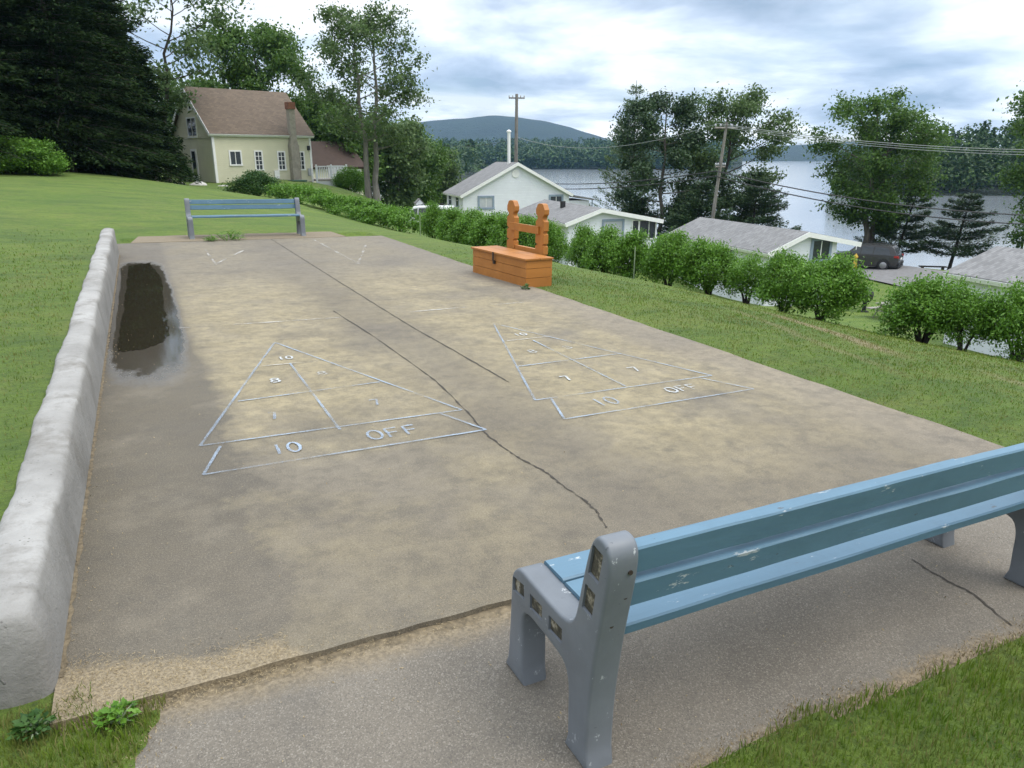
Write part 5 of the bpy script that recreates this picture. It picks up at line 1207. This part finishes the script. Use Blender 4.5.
place_tree('c', 'spruce_tree', 'wide low spruce right of the leaning pole, reaching to the cottage roof', 752, 238, 62, MAT['pine'], MAT['darkbark'], 'trees along the near shore', seed=35, H=8.2, zb=.4, R=4.6, nleaf=28000, leaf=.23, whorls=20, trunk_r=.16, droop=.1, irregular=.45, base_z=-7.4)
place_tree('c', 'spruce_tree', 'dark spruce between the bare pine trunk and the leaning pole', 682, 236, 64, MAT['pine'], MAT['darkbark'], 'trees along the near shore', seed=36, H=6.4, zb=.4, R=3.2, nleaf=15000, leaf=.23, whorls=16, trunk_r=.14, droop=.1, irregular=.4, base_z=-7.4)
place_tree('d', 'oak_tree', 'large round crowned oak above the dark vehicle', 866, 262, 63, MAT['oak'], MAT['bark'], 'trees along the near shore', seed=37, H=P(868,97,63)[2] + 7.3, cb=.28, R=4.6, nleaf=30000, leaf=.25, limbs=17, trunk_r=.30, tm=.5, clump=.46, sub=7, base_z=-7.3, trunks=2)
place_tree('c', 'pine_tree', 'dark leaning pine just right of the parked vehicle', 892, 264, 63, MAT['pine'], MAT['darkbark'], 'trees along the near shore', seed=38, H=7.0, zb=1.4, R=3.1, nleaf=13000, leaf=.22, whorls=11, trunk_r=.16, droop=.02, irregular=.5, lean=(1.3, 0), base_z=-7.3, per=5)
place_tree('c', 'pine_tree', 'young layered pine with dark bare trunk near the water, above the lake bench', 948, 270, 60, MAT['pine'], MAT['darkbark'], 'trees along the near shore', seed=39, H=6.9, zb=1.6, R=3.3, nleaf=13000, leaf=.22, whorls=9, trunk_r=.15, droop=.02, irregular=.45, lean=(.9, 0), base_z=-7.4, per=6)
place_tree('d', 'broadleaf_tree', 'tree cut by the right edge of the picture above the pipe of the cottage', 1046, 262, 55, MAT['oak'], MAT['bark'], 'trees along the near shore', seed=40, H=P(1046,100,55)[2] + 7.6, cb=.16, R=4.4, nleaf=24000, leaf=.25, limbs=20, trunk_r=.26, clump=.55, base_z=-7.6)

# ------------------------------------------------------------------ far shores, woods and hills
def sheet(name, fx, fz, us, vs_, mat, kind='structure'):
    V = []; 
    for v in vs_:
        for u in us: V.append(fx(u, v) + (fz(u, v),))
    n = len(us); F = [(j * n + i, j * n + i + 1, (j + 1) * n + i + 1, (j + 1) * n + i) for j in range(len(vs_) - 1) for i in range(n - 1)]
    m = MB(); m.add(V, F); o = obj(name, m, mat, fix=False); o.data.shade_smooth(); return tag(o, kind=kind)
sheet('far_shore', lambda u, v: (u * v, v), lambda u, v: -8.8 + 1.9 * float(sstep(np.array(v), 118, 135)) + 15 * float(sstep(np.array(v), 600, 1000)), np.linspace(-.75, -.045, 30), [115, 125, 135, 150, 250, 400, 600, 700, 850, 1000, 1300, 2000], MAT['hill'])
sheet('far_shore', lambda u, v: (u * v, v), lambda u, v: -8.8 + 1.6 * float(sstep(np.array(v), 618, 640)) + 15 * float(sstep(np.array(v), 650, 1000)), np.linspace(-.0449, .30, 30), [610, 620, 630, 640, 660, 700, 850, 1000, 1300, 2000], MAT['hill'])
sheet('wooded_point', lambda u, v: (u * v, v), lambda u, v: -8.8 + 1.4 * float(sstep(np.array(v), 196, 206)) + 9 * float(sstep(np.array(v), 205, 300)) * float(sstep(np.array(u), .42, .60)), np.linspace(.44, 1.3, 30), [194, 198, 204, 215, 240, 280, 320, 400], MAT['hill'])
def wood(name, trees, mat, leaf, seed, cards):
    rng = np.random.default_rng(seed); Cs = []; Ss = []
    for x, y, z, H, R, con in trees:
        n = int(cards * (H / 15)); t = rng.uniform(.08, 1, n); az = rng.uniform(0, 6.283, n)
        pr = (1 - t) ** .8 if con else np.sqrt(np.clip(1 - ((t - .5) / .52) ** 2, .02, 1)); rad = R * pr * rng.uniform(.55, 1.05, n) ** .5
        lump = 1 + .22 * np.sin(az * 3 + x) * np.sin(t * 9 + y)
        Cs.append(np.c_[x + np.cos(az) * rad * lump, y + np.sin(az) * rad * lump, z + H * t]); Ss.append(np.full(n, H / 15))
    C = np.concatenate(Cs); V, F = leaf_cards(C, leaf, rng, .7, .5); o = np_obj(name, V, F, mat); tag(o, kind='stuff'); return o
rng = np.random.default_rng(77); trees = []
for k in range(1500):
    u = rng.uniform(-.33, .29); v = 640 + 420 * rng.random() ** 1.4 if u > -.05 else rng.uniform(330, 1000)
    if u < -.05 and v < 640 and rng.random() < .55: v = rng.uniform(640, 1000)
    z = -7 + 15 * float(sstep(np.array(v), 620, 1000)); trees.append((u * v, v, z, rng.uniform(11, 18), rng.uniform(4, 6.5), rng.random() < .3))
for k in range(200):
    u = rng.uniform(-.045, .28); v = rng.uniform(636, 650); trees.append((u * v, v, -7.4, rng.uniform(8, 13), rng.uniform(4, 6), False))
wood('far_woods', trees, MAT['farleaf'], 2.6, 5, 55)
trees = []
for k in range(520):
    u = rng.uniform(.43, 1.05); v = 203 + 110 * rng.random() ** 1.3; g_ = float(sstep(np.array(u), .42, .60)); z = -7.6 + 9 * float(sstep(np.array(v), 205, 300)) * g_
    trees.append((u * v, v, z, rng.uniform(9.5, 15) * (.78 + .22 * g_), rng.uniform(2.6, 4.2), rng.random() < .5))
wood('point_woods', trees, MAT['farleaf'], 1.15, 6, 190)
def hill(name, u0, u1, v0, v1, prof, amp):
    us = np.linspace(u0, u1, 120); vs_ = np.linspace(v0, v1, 24); pu = np.array([p[0] for p in prof]); pz = np.array([p[1] for p in prof])
    def fz(u, v):
        t = (v - v0) / (v1 - v0); h = np.interp(u, pu, pz) * (v0 + v1) / 2 + 10; s = math.sin(min(1, t * 2) * math.pi / 2) if t < .5 else math.cos((t - .5) * math.pi)
        return -8 + h * max(0, s) + amp * (math.sin(u * 90 + t * 7) + math.sin(u * 37 + 3 * t * 5) + .6 * math.sin(u * 213 + t * 11)) * .35 * s
    return sheet(name, lambda u, v: (u * v, v), fz, us, vs_, MAT['hill'])
k_ = lambda px, py: ((px - 512) / 769, (157 - py) * .9135 / 735)
hill('mountain', -.62, .16, 1900, 3100, [k_(60,150), k_(200,146), k_(330,135), k_(400,125), k_(430,122), k_(465,119), k_(490,116.5), k_(515,118), k_(540,121.5), k_(570,128), k_(600,137), k_(625,146)], 2.0)
hill('far_hill', .10, .56, 1900, 2900, [k_(590,150), k_(640,146), k_(700,148), k_(740,150), k_(780,146), k_(800,145), k_(830,143), k_(860,140), k_(920,146)], 2.0)

# ------------------------------------------------------------------ grass and weeds near the camera
def world_to_px(x, y, z):
    z = z - CAM_H; d = y * CP - z * SP; up = z * CP + y * SP
    return 512 + F_PX * x / np.maximum(d, .01), 384 - F_PX * up / np.maximum(d, .01), d
def blades(name, n, a0, a1, b0, b1, h, wd, seed, keep=None, dens_ref=2.5, mat='blades', lift=0.0, spread=.5):
    rng = np.random.default_rng(seed); a = rng.uniform(a0, a1, n); b = rng.uniform(b0, b1, n)
    x = CO[0] + a * AX[0] + b * AY[0]; y = CO[1] + a * AX[1] + b * AY[1]
    d = np.hypot(x, y)
    ok = rng.random(n) < np.minimum(1, (dens_ref / d) ** 1.5) * (1 - sstep(d, 9.0, 17.0))
    px, py, dd = world_to_px(x, y, 0.2); ok &= (dd > .3) & (px > -420) & (px < 1500) & (py < 1500)
    if keep is not None: ok &= keep(a, b, rng)
    a, b, x, y, d = a[ok], b[ok], x[ok], y[ok], d[ok]; z = TZ(x, y, True) + lift - .008; m_ = len(x)
    sc = np.clip(d / 3.5, 1, 4.0); az = rng.uniform(0, 6.283, m_); lean = rng.uniform(.1, 1.0, m_) * spread; hh = h * rng.uniform(.45, 1.25, m_) * (1 + .12 * (sc - 1))
    # tufts: neighbouring blades share some height
    hh *= .75 + .5 * (np.sin(x * 7.3 + np.sin(y * 5.1) * 2) * np.sin(y * 6.7 + np.sin(x * 4.3) * 2) * .5 + .5)
    ww = wd * rng.uniform(.7, 1.3, m_) * sc; base = np.c_[x, y, z]; side = np.c_[-np.sin(az), np.cos(az), 0 * az]; fw = np.c_[np.cos(az), np.sin(az), 0 * az]
    fa = rng.uniform(0, 6.283, m_); side = np.c_[np.cos(fa), np.sin(fa), 0 * fa]
    mid = base + fw * (hh * lean * .35)[:, None] + np.c_[0 * hh, 0 * hh, hh * .6]; tip = base + fw * (hh * lean)[:, None] + np.c_[0 * hh, 0 * hh, hh * np.sqrt(np.maximum(.2, 1 - (lean * .8) ** 2))]
    V = np.stack([base - side * ww[:, None] * .5, base + side * ww[:, None] * .5, mid + side * ww[:, None] * .38, mid - side * ww[:, None] * .38, tip], 1).reshape(-1, 3)
    # blades live in court space so the lawn's own streaks and patches run through them
    V = (np.c_[V, np.ones(len(V))] @ inv.T)[:, :3]
    i = np.arange(m_)[:, None] * 5
    F = np.r_[i + np.array([[0, 1, 2, 3]]), i + np.array([[3, 2, 4, 4]])]
    Q = i + np.array([[0, 1, 2, 3]]); Tt = i + np.array([[3, 2, 4]])
    me = bpy.data.meshes.new(name); me.vertices.add(len(V)); me.vertices.foreach_set('co', V.astype(np.float32).ravel())
    me.loops.add(m_ * 7); me.loops.foreach_set('vertex_index', np.c_[Q, Tt].astype(np.int32).ravel())
    me.polygons.add(m_ * 2); me.polygons.foreach_set('loop_start', np.c_[np.arange(m_) * 7, np.arange(m_) * 7 + 4].astype(np.int32).ravel())
    me.update(calc_edges=True); me.materials.append(MAT[mat]); o = bpy.data.objects.new(name, me); COL.objects.link(o); o.matrix_world = COURT
    return tag(o, kind='stuff')
def apron_left(b): return np.interp(-b, [.2, .36, .52, .8, 1.05, 1.3], [.33, .26, .2, .14, .08, .06])
blades('grass', 230000, .2, 8.5, -4.5, -1.1, .045, .0042, 1, lambda a, b, r: b < -1.262 + edge_wob(a, 1) * .6 + np.minimum(0, r.normal(0, .03, len(a))) - .10 * np.clip((2.4 - a), 0, 1) * 0, 3.2)
blades('grass', 110000, -3.0, .4, -3.2, -.02, .05, .0042, 2, lambda a, b, r: (a < apron_left(b) + edge_wob(b, 2) * .5) & (b < -.06 + .05 * (a > .05) - .16 * (a > .12) - .05 * r.random(len(a))), 3.2)
blades('grass', 420000, -14, -.24, -.2, 16, .027, .0034, 3, lambda a, b, r: (a < -.265 + .03 * r.random(len(a))), 3.6)
blades('grass', 520000, 5.5, 16, -3.0, 15.5, .026, .0034, 4, lambda a, b, r: (a > SLAB_A - .01 + edge_wob(b, 3) * .5 - .05 * r.random(len(a)) ** 3), 4.2)
wb = MB(); ribbon(wb, [(.014 + .06 * t, .05 + 12.6 * t) for t in np.linspace(0, 1, 60)], .020, .0035, .004, rr, 8, .6)
tag(court_obj('wall_base_grit', wb, MAT['dirt'], fix=False), kind='structure')
# dry fringe along the paving edges
blades('dry_grass', 26000, 1.2, 7.5, -1.46, -1.10, .015, .003, 6, lambda a, b, r: np.abs(b + 1.25 - edge_wob(a, 1) * .6) < np.abs(r.normal(0, .036, len(a))), 4, 'clip', 0, 1.2)
blades('dry_grass', 9000, -.1, .5, -1.4, -.3, .015, .003, 7, lambda a, b, r: np.abs(a - apron_left(b)) < np.abs(r.normal(0, .05, len(a))), 4, 'clip', 0, 1.2)
blades('dry_grass', 9000, 5.45, 5.75, -1, 14.6, .018, .003, 8, lambda a, b, r: np.abs(a - SLAB_A) < np.abs(r.normal(0, .025, len(a))), 6, 'clip', 0, 1.2)

def weed(label, a, b, n, size, ht, seed, mat='bush', asp=.5, z=0):
    rng = np.random.default_rng(seed); p = court(a, b, z); root = thing('weed', label, 'weed', p)
    r_ = rng.uniform(0, 1, n) ** .7 * ht * 1.3; az = rng.uniform(0, 6.283, n); C = np.c_[np.cos(az) * r_, np.sin(az) * r_, rng.uniform(.1, 1, n) * ht * (1.15 - r_ / (ht * 2))]
    ax = np.c_[np.cos(az), np.sin(az), rng.uniform(0, .6, n)]; V, F = leaf_cards(C, size, rng, asp, .8, ax); np_obj('leaves', V, F, MAT[mat], root)
    T = MB(); 
    for c in C[:: max(1, n // 14)]: T.tube([(0, 0, -.02), tuple(c * .6), tuple(c)], [.004, .003, .002], 4)
    obj('stems', T, MAT['stake'], root); return root
weed('broad leaved weed at the near end of the cement wall, leaning over the sandy drift', .20, -.265, 120, .030, .055, 3, asp=.55)
weed('broad leaved weed at the foot of the cement wall end, left of the other', -.05, -.20, 90, .032, .05, 4, 'bushdark', asp=.6)
q = ab(231, 240); weed('bright grassy tuft growing from the joint under the far bench', *q, 130, .20, .22, 5, 'bush', .10)
q = ab(211, 241); weed('smaller grassy tuft in the joint left of the bright one under the far bench', *q, 90, .14, .12, 6, 'bush', .12)
q = ab(526, 289); weed('small weed at the near foot of the orange chest', *q, 26, .06, .06, 7, 'bushdark', .5)

# ------------------------------------------------------------------ the air over the lake
hz = MB(); hz.box(-3000, 2600, -300, 3300, -10.9, 420)
hm = bpy.data.materials.new('lake_haze'); hm.use_nodes = True; ht = hm.node_tree; ht.nodes.clear()
ho = ht.nodes.new('ShaderNodeOutputMaterial'); pv = ht.nodes.new('ShaderNodeVolumePrincipled'); pv.inputs['Color'].default_value = (.36, .66, 1.0, 1); pv.inputs['Density'].default_value = 0.00012; pv.inputs['Anisotropy'].default_value = 0.2
ht.links.new(pv.outputs[0], ho.inputs['Volume'])
tag(obj('haze', hz, hm), kind='stuff')
